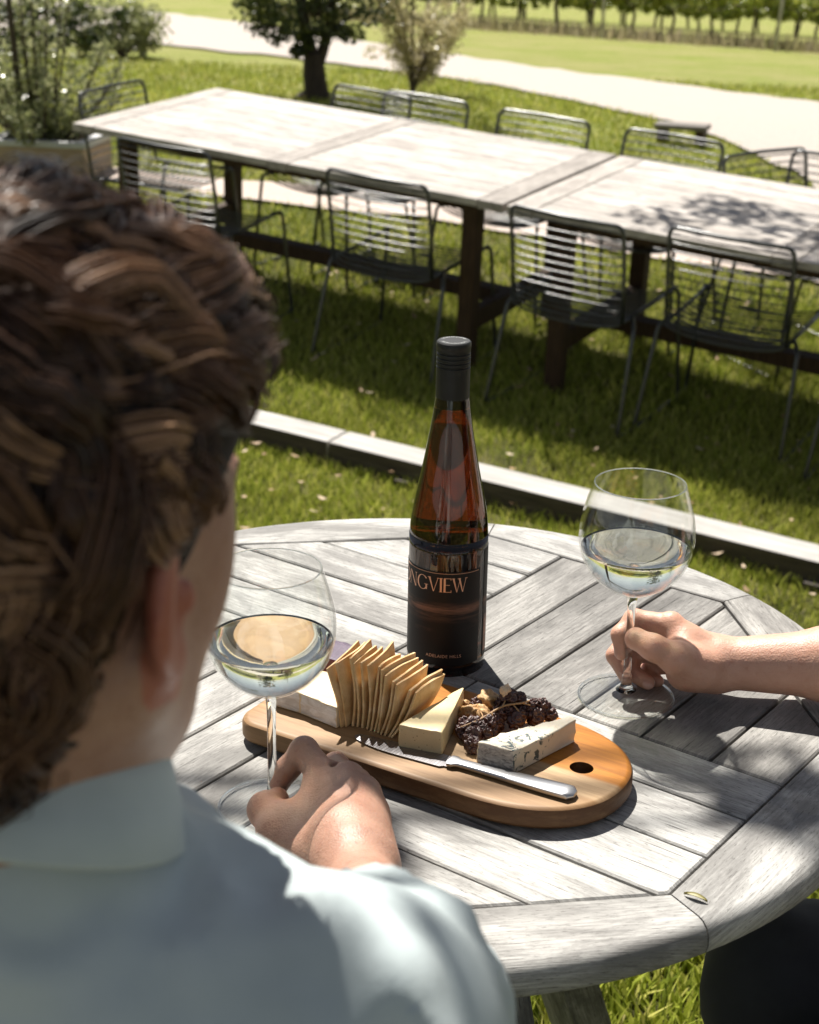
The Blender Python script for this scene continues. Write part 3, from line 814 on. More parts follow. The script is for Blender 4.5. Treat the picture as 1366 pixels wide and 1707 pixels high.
# tiny leaf on the table
def tiny_leaf():
    c = atz(1160, 1498, TZ+.0008); mb = MB(); n = 9
    vs = []; 
    for i in range(n):
        t = i/(n-1); w = .0022*math.sin(PI*t)**.7+.0001
        for s in (-1, 0, 1): vs.append(((t-.5)*.019, s*w, .002*abs(s)+.0016*math.sin(PI*t)))
    fs = [[i*3+j, (i+1)*3+j, (i+1)*3+j+1, i*3+j+1] for i in range(n-1) for j in range(2)]
    mb.add(vs, fs); o = mb.build('leaf', simple('olive_leaf', (.22, .19, .04), .5)); o.location = c; o.rotation_euler = (0, 0, R(-32))
    tag(o, 'tiny curled olive leaf lying on the near table rim', 'leaf')
tiny_leaf()
# ================================================================ BOTTLE
BX, BY = .0376, 1.423
def text_mesh(body, size, spacing=1.0):
    cu = bpy.data.curves.new('lettering', 'FONT'); cu.body = body; cu.size = size; cu.space_character = spacing; cu.align_x = 'CENTER'; cu.resolution_u = 3
    ob = bpy.data.objects.new('lettering', cu); COL.objects.link(ob); bpy.context.view_layer.update()
    me = bpy.data.meshes.new_from_object(ob.evaluated_get(bpy.context.evaluated_depsgraph_get())); bpy.data.objects.remove(ob)
    V = [v.co.copy() for v in me.vertices]; F = [list(p.vertices) for p in me.polygons]; bpy.data.meshes.remove(me); return V, F
def wrap(V, F, r, ang0, z0):
    """x -> angle around the cylinder (x to the right when seen from outside), y -> height"""
    return [(r*math.sin(ang0+v[0]/r), -r*math.cos(ang0+v[0]/r), z0+v[1]) for v in V], F
def serif_word(word, h):
    """high-contrast display capitals drawn as polygons; returns V,F centred"""
    t, T, s = .035*h, .13*h, .05*h; V = []; F = []; x = 0
    def quad(a, b, c, d, n=3):
        base = len(V)
        for i in range(n+1):
            u = i/n
            V.append((a[0]+(b[0]-a[0])*u, a[1]+(b[1]-a[1])*u)); V.append((d[0]+(c[0]-d[0])*u, d[1]+(c[1]-d[1])*u))
        for i in range(n): F.append([base+2*i, base+2*i+2, base+2*i+3, base+2*i+1])
    def rect(x0, y0, x1, y1): quad((x0, y0), (x1, y0), (x1, y1), (x0, y1))
    def ser(xc, y, w): rect(xc-w/2, y-(t*.4 if y > 0 else 0), xc+w/2, y+t*.6)
    def ring(cx, cy, rx, ry, a0, a1, n=26):
        base = len(V)
        for i in range(n+1):
            a = a0+(a1-a0)*i/n; V.append((cx+rx*math.cos(a), cy+ry*math.sin(a))); V.append((cx+(rx-T*.95)*math.cos(a), cy+(ry-t)*math.sin(a)))
        for i in range(n): F.append([base+2*i, base+2*i+2, base+2*i+3, base+2*i+1])
    for ch in word:
        if ch == 'L': rect(x+s, 0, x+s+T, h); rect(x+s+T, 0, x+.52*h, t); rect(x+.52*h-t, t, x+.52*h, .18*h); ser(x+s+T/2, h-t, T*2); w = .56*h
        elif ch == 'O': ring(x+.47*h, h/2, .45*h, .52*h, 0, 2*PI); w = .95*h
        elif ch == 'N': rect(x+s, 0, x+s+t, h); quad((x+s, h), (x+s+T, h), (x+.74*h, 0), (x+.74*h-T*.8, 0)); rect(x+.74*h-t, 0, x+.74*h, h); ser(x+s, 0, T*1.4); ser(x+.74*h-t/2, h-t, T*1.4); w = .84*h
        elif ch == 'G': ring(x+.47*h, h/2, .45*h, .52*h, R(38), R(330)); rect(x+.47*h+.36*h-T*.8, 0.05*h, x+.47*h+.36*h, .42*h); rect(x+.62*h, .42*h-t, x+.92*h, .42*h); w = .92*h
        elif ch == 'V': quad((x, h), (x+T, h), (x+.36*h+T*.3, 0), (x+.36*h-T*.1, 0)); quad((x+.36*h, 0), (x+.36*h+t, 0), (x+.70*h, h), (x+.70*h-t, h)); ser(x+T/2, h-t, T*1.8); ser(x+.70*h, h-t, T*1.4); w = .74*h
        elif ch == 'I': rect(x+s, 0, x+s+T, h); ser(x+s+T/2, 0, T*1.9); ser(x+s+T/2, h-t, T*1.9); w = s*2+T
        elif ch == 'E': rect(x+s, 0, x+s+T, h); [rect(x+s+T, y, x+xx*h, y+t) for y, xx in ((0, .56), (h/2, .46), (h-t, .54))]; rect(x+.56*h-t, 0, x+.56*h, .16*h); rect(x+.54*h-t, .86*h, x+.54*h, h); w = .6*h
        elif ch == 'W':
            for o in (0, .40*h): quad((x+o, h), (x+o+T, h), (x+o+.30*h+T*.3, 0), (x+o+.30*h-T*.1, 0)); quad((x+o+.30*h, 0), (x+o+.30*h+t, 0), (x+o+.56*h, h), (x+o+.56*h-t, h)); ser(x+o+T/2, h-t, T*1.7)
            ser(x+.96*h, h-t, T*1.4); w = 1.0*h
        x += w+.02*h
    return [(v[0]-x, v[1]) for v in V], F      # right aligned at 0
def bottle():
    root = empty('wine_bottle', (BX, BY, TZ)); tag(root, 'tall dark amber wine bottle with a black label on the round table', 'bottle')
    amber = NT('amber_glass'); amber.base((.36, .17, .055)); amber.set(Roughness=.015, Transmission_Weight=1.0, IOR=1.5)
    prof_o = [(.0, .004), (.028, .002), (.034, .001), (.0365, .004), (.0375, .009), (.0375, .125), (.0374, .133), (.0368, .143), (.0355, .154), (.0330, .168), (.0298, .184), (.0262, .202), (.0225, .222), (.0192, .241), (.0168, .258), (.0152, .272), (.0145, .284), (.0143, .300), (.0143, .312)]
    prof_i = [(r-.0027, z) for r, z in prof_o[5:]][::-1]+[(.0345, .012), (.030, .008), (0, .016)]
    sp = [(p.x, p.y) for p in smooth_path([(r, z, 0) for r, z in prof_o], 3)]
    MB().lathe(sp+[(p.x, p.y) for p in smooth_path([(r, z, 0) for r, z in prof_i], 3)], 72).build('glass_body', amber.m, root)
    wine = NT('dark_wine'); wine.base((.60, .34, .14)); wine.set(Roughness=.0, IOR=1.34, Transmission_Weight=1.0)
    pi = [(0, .0165), (.030, .0088), (.0342, .0125), (.0352, .02), (.0352, .126), (.0350, .134), (.0344, .143), (.0331, .154), (.0306, .168), (.0274, .184), (.0238, .202), (.0201, .222), (.0168, .241), (.0144, .258), (.0, .2585)]
    MB().lathe(pi, 64).build('wine', wine.m, root)
    cap = NT('cap_black'); f = cap.noise(cap.coord('Object', (1, 1, 1)), 900, 2); cap.base((.010, .010, .009)); cap.set(Roughness=.5, Specular_IOR_Level=.3); cap.m
    cp = [(.0149, .259), (.0156, .2592), (.0156, .296)]
    for k in range(4): z = .2975+k*.0042; cp += [(.0156, z-.0006), (.0149, z), (.0149, z+.0006), (.0156, z+.0012)]
    cp += [(.0157, .3145), (.0160, .3152), (.0160, .3178), (.0156, .3198), (.0145, .3208), (.0, .3208)]
    MB().lathe(cp, 72).build('screw_cap', cap.m, root, auto=30)
    pale = simple('silver_print', (.45, .45, .43), .4)
    V = []; F = []
    for body, ac in (('LONGVIEW', PI/2), ('LONGVIEW', -PI/2)):
        tv, tf = text_mesh(body, .0042, 1.15); n = len(V); rr = .0098
        for v in tv:
            a = ac+PI-v.x/(rr+.0015) if False else ac-v.x/rr; V.append((math.cos(a)*(rr+v.y), math.sin(a)*(rr+v.y), .32105))
        F += [[i+n for i in f] for f in tf]
    MB().add(V, F).build('cap_lettering', pale, root, smooth=False)
    # label sheet
    lab = NT('black_label'); lab.set(Roughness=.55, Specular_IOR_Level=.22)
    v = lab.coord('Object'); sx = lab.n('ShaderNodeSeparateXYZ'); lab.l(v, sx.inputs[0])
    art = lab.noise(lab.coord('Object', (14, 14, 60), (R(20), R(12), 0)), 1.6, 3, .5, 1.2)
    band = lab.ramp(sx.outputs['Z'], [(.056, 0), (.066, .45), (.0735, 1), (.0745, 0)])
    streak = lab.ramp(lab.noise(lab.coord('Object', (30, 30, 260), (R(28), R(22), 0)), 1, 3, .6), [(.35, 0), (.6, 1)])
    blob = lab.ramp(art, [(.55, 0), (.72, .35)]); low = lab.ramp(sx.outputs['Z'], [(.03, .0), (.045, .25), (.06, .1), (.07, 0)])
    fac = lab.math('MAXIMUM', lab.math('MULTIPLY', lab.math('MULTIPLY', band, streak), .6), lab.math('MULTIPLY', blob, low))
    lab.base(lab.mix(fac, (.007, .0055, .005), (.36, .18, .115)))
    def cyl(r, a0, a1, z0, z1, name, mat, n=80, parent=root):
        mb = MB(); vs = []
        for i in range(n+1):
            a = a0+(a1-a0)*i/n; vs += [(r*math.sin(a), -r*math.cos(a), z0), (r*math.sin(a), -r*math.cos(a), z1)]
        for i in range(n+1):
            a = a0+(a1-a0)*i/n; vs += [((r-.0003)*math.sin(a), -(r-.0003)*math.cos(a), z0), ((r-.0003)*math.sin(a), -(r-.0003)*math.cos(a), z1)]
        m = 2*(n+1)
        fs = [[2*i, 2*i+2, 2*i+3, 2*i+1] for i in range(n)]+[[m+2*i, m+2*i+1, m+2*i+3, m+2*i+2] for i in range(n)]
        fs += [[2*i+1, 2*i+3, m+2*i+3, m+2*i+1] for i in range(n)]+[[2*i, m+2*i, m+2*i+2, 2*i+2] for i in range(n)]+[[0, 1, m+1, m], [2*n, m+2*n, m+2*n+1, 2*n+1]]
        mb.add(vs, fs); return mb.build(name, mat, parent, auto=40)
    lo = cyl(.0379, R(-125), R(52), .012, .1085, 'label', lab.m)
    cu = NT('copper_print'); cu.base((.62, .36, .24)); cu.set(Roughness=.35, Metallic=.35)
    V, F = serif_word('LONGVIEW', .0142); V, F = wrap(V, F, .0382, R(27), .0885); MB().add(V, F).build('label_lettering', cu.m, lo, smooth=False)
    V, F = text_mesh('ADELAIDE HILLS', .0044, 1.1); V, F = wrap(V, F, .0382, R(-5), .0205); MB().add(V, F).build('label_lettering', cu.m, lo, smooth=False)
    cyl(.0381, R(-80), R(48), .1068, .1071, 'label_rule', cu.m, parent=lo)
    back = NT('back_label'); back.base(back.ramp(back.noise(back.coord('Object', (1, 1, 30)), 4, 3), [(.4, (.10, .045, .025)), (.6, (.30, .13, .07))])); back.set(Roughness=.5)
    bl = cyl(.0379, R(64), R(222), .012, .124, 'back_label', lab.m, 60); cyl(.0381, R(67), R(84), .018, .056, 'brown_sticker', back.m, 16, parent=bl)
bottle()
# ================================================================ GLASSES
glassm = NT('clear_glass')
g_ = glassm.n('ShaderNodeBsdfGlass'); g_.inputs['IOR'].default_value = 1.45; g_.inputs['Roughness'].default_value = 0; g_.inputs['Color'].default_value = (.985, .995, .99, 1)
glassm.l(g_.outputs[0], glassm.out.inputs['Surface'])
# thin blown wall: transmits straight through, reflects by Fresnel
thin = NT('thin_glass'); tr_ = thin.n('ShaderNodeBsdfTransparent'); tr_.inputs['Color'].default_value = (.985, .99, .985, 1)
gl_ = thin.n('ShaderNodeBsdfGlossy'); gl_.inputs['Roughness'].default_value = .01; gl_.inputs['Color'].default_value = (1, 1, 1, 1)
fr_ = thin.n('ShaderNodeLayerWeight'); fr_.inputs['Blend'].default_value = .5
mx_ = thin.n('ShaderNodeMixShader'); thin.l(thin.math('ADD', thin.math('MULTIPLY', thin.math('POWER', fr_.outputs['Facing'], 5.0), .8), .035), mx_.inputs[0]); thin.l(tr_.outputs[0], mx_.inputs[1]); thin.l(gl_.outputs[0], mx_.inputs[2]); thin.l(mx_.outputs[0], thin.out.inputs['Surface'])
winem = NT('white_wine'); winem.base((.97, .96, .84)); winem.set(Roughness=.0, Transmission_Weight=1.0, IOR=1.33)
def make_glass():
    root = empty('wine_glass')
    ft = [(0, .0), (.0425, .0), (.0438, .0008), (.0440, .0016), (.0435, .0023), (.034, .0030), (.020, .0042), (.011, .0060), (.0068, .0090), (.0050, .014), (.0040, .022), (.0036, .035), (.0036, .080), (.0042, .095), (.0058, .1035)]
    P = [(p.x, p.y) for p in smooth_path([(r, z, 0) for r, z in ft], 4)]; cut = next(i for i, q in enumerate(P) if q[1] > .0065)
    MB().lathe(P[:cut+1], 80).build('foot', thin.m, root)
    MB().lathe([(0, P[cut][1]-.001)]+P[cut:]+[(0, .1037)], 48).build('stem', glassm.m, root)
    bo = [(.0030, .1040), (.010, .1050), (.022, .1100), (.035, .1195), (.0455, .1335), (.0510, .150), (.0520, .163), (.0505, .178), (.0468, .193), (.0430, .205), (.0410, .211)]
    Po = [(p.x, p.y) for p in smooth_path([(r, z, 0) for r, z in bo], 5)]
    Pi = []
    for i, (r, z) in enumerate(Po):
        a, b = Po[max(0, i-1)], Po[min(len(Po)-1, i+1)]; tx, tz = b[0]-a[0], b[1]-a[1]; l = math.hypot(tx, tz); th = .0011
        Pi.append((max(r-tz/l*th, 0.0), z+tx/l*th))
    def torus(R0, z0, r0, nm):
        MB().lathe([(R0+r0*math.cos(a), z0+r0*math.sin(a)) for a in np.linspace(0, 2*PI, 9)], 80).build(nm, glassm.m, root)
    torus(.0436, .0012, .0009, 'foot_rim'); torus(.0405, .2113, .0006, 'lip')
    MB().lathe([(0, .1040)]+Po+[(Po[-1][0]-.0005, Po[-1][1]+.0004)]+Pi[::-1]+[(0, Pi[0][1])], 96).build('bowl', thin.m, root)
    lv = .1495
    W = [(max(r-.0002, 0), z+.0001) for r, z in Pi if z < lv-.001]; rl = np.interp(lv, [z for r, z in Pi], [r for r, z in Pi])-.0002
    MB().lathe([(0, W[0][1])]+W+[(rl, lv+.0006), (rl-.0012, lv-.0002), (rl-.003, lv-.0005), (rl*.5, lv-.0005), (0, lv-.0005)], 96).build('white_wine', winem.m, root)
    return root
gR = make_glass(); GRX, GRY = .2048, 1.3525; gR.location = (GRX, GRY, TZ+.0006)
tag(gR, 'balloon wine glass of white wine held by the bare arm at the right', 'wine glass', 'white wine glasses')
gL = copy_tree(gR); GLX, GLY = -.1073, 1.146; gL.location = (GLX, GLY, TZ+.0006); gL['label'] = "balloon wine glass of white wine beside the man's cheek"
# ================================================================ BOARD
BO = Vector((-.152, 1.255)); BU = Vector((.857, -.515)); BV = Vector((.515, .857)); BZ = TZ+.022
def B(u, v, z=0): p = BO+BU*u+BV*v; return Vector((p.x, p.y, BZ+z))
def toB(p): d = Vector((p.x, p.y))-BO; return d.dot(BU), d.dot(BV)
BL, BW = .337, .163
def board():
    m = NT('board_wood'); sx = m.n('ShaderNodeSeparateXYZ'); m.l(m.coord('Object'), sx.inputs[0])
    g = m.noise(m.coord('Object', (5, 60, 60)), 2, 8, .7, .6); warp = m.noise(m.coord('Object', (3, 8, 8)), 2, 3)
    v = m.math('ADD', sx.outputs['Y'], m.math('MULTIPLY', m.math('SUBTRACT', warp, .5), .006))
    pale = m.ramp(g, [(.3, (.26, .16, .08)), (.65, (.46, .31, .17))]); orange = m.ramp(g, [(.3, (.24, .085, .010)), (.7, (.46, .18, .022))])
    mid = m.ramp(g, [(.3, (.22, .12, .05)), (.7, (.38, .23, .11))])
    c = m.mix(m.ramp(v, [(.078, 0), (.079, 1)]), m.mix(m.ramp(v, [(.049, 0), (.050, 1)]), mid, pale), orange)
    rim = m.ramp(sx.outputs['Z'], [(-.0, 0), (1, 0)])
    fc = m.n('ShaderNodeNewGeometry'); nz = m.n('ShaderNodeSeparateXYZ'); tc = m.n('ShaderNodeTexCoord'); m.l(tc.outputs['Normal'], nz.inputs[0])
    side = m.ramp(nz.outputs['Z'], [(.75, 1), (.97, 0)]); fx = m.ramp(sx.outputs['X'], [(.02, .25), (.11, 1)])
    stain = m.ramp(m.noise(m.coord('Object', (8, 8, 30)), 3, 6, .7), [(.25, .6), (.55, 1)])
    c = m.mix(m.math('MULTIPLY', m.math('MULTIPLY', side, fx), stain), c, (.085, .036, .012))
    m.base(c); m.set(Roughness=.5, Specular_IOR_Level=.28); m.bump(g, .25, .0006)
    root = empty('serving_board', (BO.x, BO.y, TZ+.002), math.atan2(BU.y, BU.x)); tag(root, 'two-tone wooden serving board with a rounded end and finger hole', 'serving board')
    # outline
    out = []; L, W = BL, BW; rc = .022
    for cx, cy, a0 in ((rc, W-rc, 90), (rc, rc, 180)):
        for k in range(9): a = R(a0+k*11.25); out.append((cx+rc*math.cos(a), cy+rc*math.sin(a)))
    ex = .105
    for k in range(41):
        a = -PI/2+PI*k/40; c, s = math.cos(a), math.sin(a)
        out.append((L-ex+ex*abs(c)**.88, W/2+W/2*(abs(s)**.92)*(1 if s > 0 else -1)))
    hole = toB(atz(970, 1280, BZ)); rx = .0125
    bm = bmesh.new(); n = len(out); h = [(hole[0]+rx*1.05*math.cos(-2*PI*k/32), hole[1]+rx*math.sin(-2*PI*k/32)) for k in range(32)]
    def ringz(pts, z, off):
        cx = sum(p[0] for p in pts)/len(pts); cy = sum(p[1] for p in pts)/len(pts); r_ = []
        for i, p in enumerate(pts):
            a, b = pts[i-1], pts[(i+1) % len(pts)]; tx, ty = b[0]-a[0], b[1]-a[1]; l = math.hypot(tx, ty) or 1
            r_.append(bm.verts.new((p[0]-ty/l*-off*-1*1 if False else p[0]+(-ty/l)*off, p[1]+(tx/l)*off, z)))
        return r_
    T = .020; prof = [(.004, .0), (.0015, .0015), (0, .004), (0, T-.005), (.0012, T-.0022), (.0035, T-.0005), (.006, T)]
    rings = [ringz(out, z, o) for o, z in prof]
    for a, b in zip(rings, rings[1:]):
        for i in range(n): j = (i+1) % n; bm.faces.new((a[i], a[j], b[j], b[i]))
    hp = [(.0, .0), (.0, T-.002), (.0015, T-.0004), (.003, T)]
    hr = [ringz(h, z, -(.003-o) if False else -o) for o, z in hp]
    for a, b in zip(hr, hr[1:]):
        for i in range(32): j = (i+1) % 32; bm.faces.new((a[i], a[j], b[j], b[i]))
    for ro, rh in ((rings[-1], hr[-1]), (rings[0], hr[0])):
        es = [bm.edges.get((ro[i], ro[(i+1) % n])) for i in range(n)]+[bm.edges.get((rh[i], rh[(i+1) % 32])) for i in range(32)]
        bmesh.ops.triangle_fill(bm, use_beauty=True, edges=es)
    bmesh.ops.recalc_face_normals(bm, faces=bm.faces)
    mb = MB(); mb.addbm(bm); o = mb.build('board', m.m, root, auto=30)
board()
# ================================================================ FOOD
def wedge(name, top, hgt, mats, label, cat, sub=18, rough=.0012, base_shift=(0, 0), facemat=None, seed=0, topz=None, parent=None):
    """extruded polygon with subdivided, slightly irregular faces; top = world XY list"""
    bm = bmesh.new(); n = len(top); cz = BZ
    lo = [bm.verts.new((p[0]+base_shift[0], p[1]+base_shift[1], cz+.0006)) for p in top]
    hi = [bm.verts.new((p[0], p[1], cz+(hgt if topz is None else topz[i]))) for i, p in enumerate(top)]
    bm.faces.new(hi); bm.faces.new(lo[::-1])
    sides = [bm.faces.new((lo[i], lo[(i+1) % n], hi[(i+1) % n], hi[i])) for i in range(n)]
    bmesh.ops.recalc_face_normals(bm, faces=bm.faces)
    if facemat:
        for i, f in enumerate(sides): f.material_index = facemat[i]
    bmesh.ops.bevel(bm, geom=bm.edges[:], offset=.0011, segments=2, profile=.6, affect='EDGES')
    bmesh.ops.triangulate(bm, faces=[f for f in bm.faces if len(f.verts) > 4])
    for _ in range(3): bmesh.ops.subdivide_edges(bm, edges=[e for e in bm.edges if e.calc_length() > .0045], cuts=1, use_grid_fill=True)
    for v in bm.verts:
        if v.co.z > cz+.001: v.co += Vector(noise.noise_vector(v.co*150+Vector((seed, 0, 0))))*rough+Vector(noise.noise_vector(v.co*500))*rough*.35
    me = bpy.data.meshes.new(name); bm.to_mesh(me); bm.free()
    for m in mats: me.materials.append(m)
    me.polygons.foreach_set('use_smooth', [True]*len(me.polygons)); me.set_sharp_from_angle(angle=R(50)); o = link(bpy.data.objects.new(name, me), parent)
    if label: tag(o, label, cat)
    return o
def xy(px, py, z): p = atz(px, py, BZ+z); return (p.x, p.y)
def cheese(name, a, b, spots=0, **kw):
    t = NT(name); f = t.noise(t.coord('Object', (1, 1, 1)), 60, 5, .6); c = t.mix(f, a, b)
    if spots == 1:   # blue veins
        v = t.noise(t.coord('Object', (1, 1, .7)), 105, 4, .65, .9); m2 = t.noise(t.coord('Object'), 26, 2, .5)
        k = t.math('MULTIPLY', t.ramp(v, [(.55, 0), (.60, 1)]), t.ramp(m2, [(.42, 0), (.50, 1)])); c = t.mix(k, c, (.05, .075, .075))
    if spots == 2:   # speckles
        v = t.vor(t.coord('Object'), 260); c = t.mix(t.ramp(v, [(.10, 1), (.2, 0)]), c, (.25, .16, .08))
    t.base(c); t.set(Roughness=.5, Subsurface_Weight=.18, Subsurface_Radius=(.006, .004, .002)); t.b.inputs['Subsurface Scale'].default_value = .5; t.bump(t.noise(t.coord('Object'), 300, 4), .25, .0008); return t.m
M['cheddar'] = cheese('firm_cheese', (.60, .47, .24), (.70, .57, .33), 0); M['cheddar_rind'] = cheese('firm_cheese_rind', (.52, .39, .22), (.64, .51, .32), 2)
M['blue'] = cheese('blue_cheese', (.58, .50, .38), (.68, .62, .50), 1)
def rindm():
    t = NT('grey_rind'); f = t.noise(t.coord('Object', (1, 1, 2)), 120, 6, .7, 1); t.base(t.ramp(f, [(.35, (.18, .16, .15)), (.5, (.48, .43, .38)), (.7, (.72, .67, .60))])); t.set(Roughness=.7); t.bump(f, .6, .001); return t.m
M['blue_rind'] = rindm(); M['brie'] = cheese('brie_paste', (.56, .44, .27), (.64, .53, .36))
def brierind():
    t = NT('white_rind'); f = t.noise(t.coord('Object', (1, 1, 3)), 45, 5, .6, 1); t.base(t.ramp(f, [(.35, (.50, .46, .42)), (.6, (.74, .73, .72))])); t.set(Roughness=.75); t.bump(f, .8, .0016); return t.m
M['brie_rind'] = brierind()
# firm cheese wedge: long sides converge to the far apex
wedge('cheese_wedge', [xy(665, 1208, .023), xy(738, 1221, .023), xy(774, 1146, .023), xy(769, 1146, .023)], .023, [M['cheddar'], M['cheddar_rind']], 'pale yellow firm cheese wedge between crackers and dried grapes', 'cheese', facemat=[1, 0, 0, 0], rough=.0006)
wedge('blue_cheese', [xy(797, 1237, .022), xy(858, 1253, .022), xy(962, 1199, .022), xy(948, 1193, .022), xy(938, 1196, .022), xy(892, 1209, .022), xy(835, 1224, .022)], .022, [M['blue'], M['blue_rind']], 'white blue-veined cheese wedge next to the knife handle', 'blue cheese', facemat=[1, 0, 0, 0, 0, 0, 0], rough=.0015, seed=5)
wedge('brie_wedge', [xy(455, 1142, .021), xy(500, 1155, .021), xy(562, 1180, .021), xy(600, 1150, .021), xy(560, 1122, .021), xy(500, 1112, .021), xy(470, 1125, .021)], .021, [M['brie'], M['brie_rind']], 'soft white-rinded cheese half hidden behind the crackers', 'brie', facemat=[1, 1, 0, 0, 0, 0, 1], rough=.0012, seed=9)
def quince():
    t = NT('quince_paste'); t.base((.085, .012, .018)); t.set(Roughness=.25, Subsurface_Weight=.1); f = t.noise(t.coord('Object'), 420, 3, .6); t.bump(f, .7, .0015)
    top = NT('sparkling_top'); g = top.noise(top.coord('Object'), 500, 3, .8); top.base(top.ramp(g, [(.4, (.05, .03, .06)), (.6, (.09, .05, .09)), (.74, (.26, .20, .26))])); top.set(Roughness=.4); top.bump(g, .8, .001)
    o = wedge('quince_paste', [xy(524, 1092, .025), xy(566, 1102, .025), xy(600, 1078, .025), xy(560, 1066, .025)], .025, [t.m, top.m], 'dark purple fruit paste block behind the soft cheese', 'fruit paste', rough=.001)
    for p in o.data.polygons:
        if p.normal.z > .6: p.material_index = 1
quince()
# crackers
def crackerm():
    t = NT('cracker'); f = t.noise(t.coord('Object'), 70, 5, .6); s = t.noise(t.coord('Object'), 420, 3, .7); c = t.ramp(f, [(.3, (.50, .30, .12)), (.55, (.64, .43, .21)), (.75, (.74, .56, .33))])
    c = t.mix(t.ramp(s, [(.64, 0), (.72, .6)]), c, (.33, .2, .09)); t.base(c); t.set(Roughness=.75, Subsurface_Weight=.12); t.b.inputs['Subsurface Scale'].default_value = .004; t.bump(s, .5, .0008); return t.m
M['cracker'] = crackerm()
def cracker(i, A, Bn, Cn, D, seed):
    """sheet from corners near-bottom A, far-bottom Bn, far-top Cn, near-top D"""
    n = 12; th = .0016; V = []; nr = (Bn-A).cross(D-A).normalized(); b1 = random.uniform(-.0022, .0022); b2 = random.uniform(.0, .0030)
    for s in (1, -1):
        for a in range(n+1):
            for b in range(n+1):
                u, v = a/n, b/n; p = A.lerp(Bn, u).lerp(D.lerp(Cn, u), v)
                bow = b1*math.sin(PI*u)*v+b2*math.sin(PI*v*1.1)+  .0006*noise.noise(Vector((u*3+seed, v*3, seed)))
                edge = min(u, 1-u, v, 1-v); t = th*(.55+.45*min(1, edge*8))
                p2 = p+nr*(bow+s*t)
                cc = .5-max(abs(u-.5), 0); 
                V.append(p2)
    F = []; K = (n+1)*(n+1); q = lambda a, b, k: k*K+a*(n+1)+b
    for a in range(n):
        for b in range(n):
            F.append([q(a, b, 0), q(a+1, b, 0), q(a+1, b+1, 0), q(a, b+1, 0)]); F.append([q(a, b, 1), q(a, b+1, 1), q(a+1, b+1, 1), q(a+1, b, 1)])
    for a in range(n):
        F += [[q(a, 0, 0), q(a, 0, 1), q(a+1, 0, 1), q(a+1, 0, 0)], [q(a, n, 0), q(a+1, n, 0), q(a+1, n, 1), q(a, n, 1)], [q(0, a, 0), q(0, a+1, 0), q(0, a+1, 1), q(0, a, 1)], [q(n, a, 0), q(n, a, 1), q(n, a+1, 1), q(n, a+1, 0)]]
    mb = MB(); mb.add(V, F); return mb.build('cracker', M['cracker'], None, weld=True, auto=50)
NC = 13
ordn = ['leftmost cracker, nearly upright beside the soft cheese', 'second cracker from the left of the fanned stack', 'third cracker from the left of the fanned stack', 'fourth cracker from the left of the fanned stack', 'fifth cracker from the left of the fanned stack', 'sixth cracker from the left of the fanned stack', 'middle cracker of the fanned stack', 'seventh cracker from the right of the fanned stack'.replace('seventh', 'sixth'), 'fifth cracker from the right of the fanned stack', 'fourth cracker from the right of the fanned stack', 'third cracker from the right of the fanned stack', 'second cracker from the right of the fanned stack', 'rightmost cracker, leaning lowest beside the firm cheese']
# surveyed near-bottom, near-top and far-top pixels along the fan
fan = [((569, 1213), (546, 1115), (598, 1068)), ((577, 1212), (560, 1106), (610, 1070)), ((588, 1211), (585, 1098), (619, 1066)), ((596, 1212), (590, 1107), (628, 1076)), ((604, 1214), (602, 1105), (638, 1078)),
       ((612, 1216), (614, 1110), (656, 1069)), ((618, 1219), (632, 1112), (668, 1090)), ((624, 1221), (637, 1118), (693, 1088)), ((630, 1223), (643, 1127), (697, 1096)), ((635, 1225), (656, 1137), (706, 1101)), ((641, 1227), (662, 1142), (714, 1108)), ((648, 1229), (684, 1152), (738, 1116)), ((652, 1230), (695, 1156), (742, 1124))]
for i, (pb, pt, pf) in enumerate(fan):
    A = atz(pb[0], pb[1], BZ+.0005); 
    # near-top: same depth row as A, raised
    D = aty(pt[0], pt[1], A.y+.004+.0015*i*0)
    far = Vector((BV.x, BV.y, 0))*.046
    Cn = aty(pf[0], pf[1], D.y+.040)
    Bn = A+(Cn-D); Bn.z = max(BZ+.0006, min(Bn.z, BZ+.004))
    o = cracker(i, A, Bn, Cn, D, i*3.7); tag(o, 'thin square cracker: '+ordn[i], 'cracker', 'crackers fanned on edge')
# dried muscatels
def raisinm():
    t = NT('raisin'); f = t.noise(t.coord('Object'), 160, 4, .6, .8); t.base(t.ramp(f, [(.35, (.016, .006, .006)), (.55, (.07, .024, .018)), (.75, (.19, .085, .055))])); t.set(Roughness=.3, Coat_Weight=.25); t.bump(f, .35, .0005); return t.m
M['raisin'] = raisinm(); M['stalk'] = simple('stalk', (.36, .21, .09), .6)
def raisin_mesh(seed, s):
    bm = bmesh.new(); bmesh.ops.create_icosphere(bm, subdivisions=5, radius=1)
    for v in bm.verts:
        c = v.co.copy(); q = c*1.9+Vector((seed*5, 0, 0)); w = 1-abs(noise.noise(q))*3.2; w2 = 1-abs(noise.noise(c*3.6+Vector((0, seed*3, 0))))*3
        r_ = .86+.20*w+.05*w2+.1*noise.noise(c*1.2+Vector((seed, 1, 2)))
        v.co = Vector((c.x*r_*s*1.15, c.y*r_*s, c.z*r_*s*.88))
    me = bpy.data.meshes.new('raisin'); bm.to_mesh(me); bm.free(); me.materials.append(M['raisin']); me.polygons.foreach_set('use_smooth', [True]*len(me.polygons)); return me
rmesh = [raisin_mesh(k, 1.0) for k in range(5)]
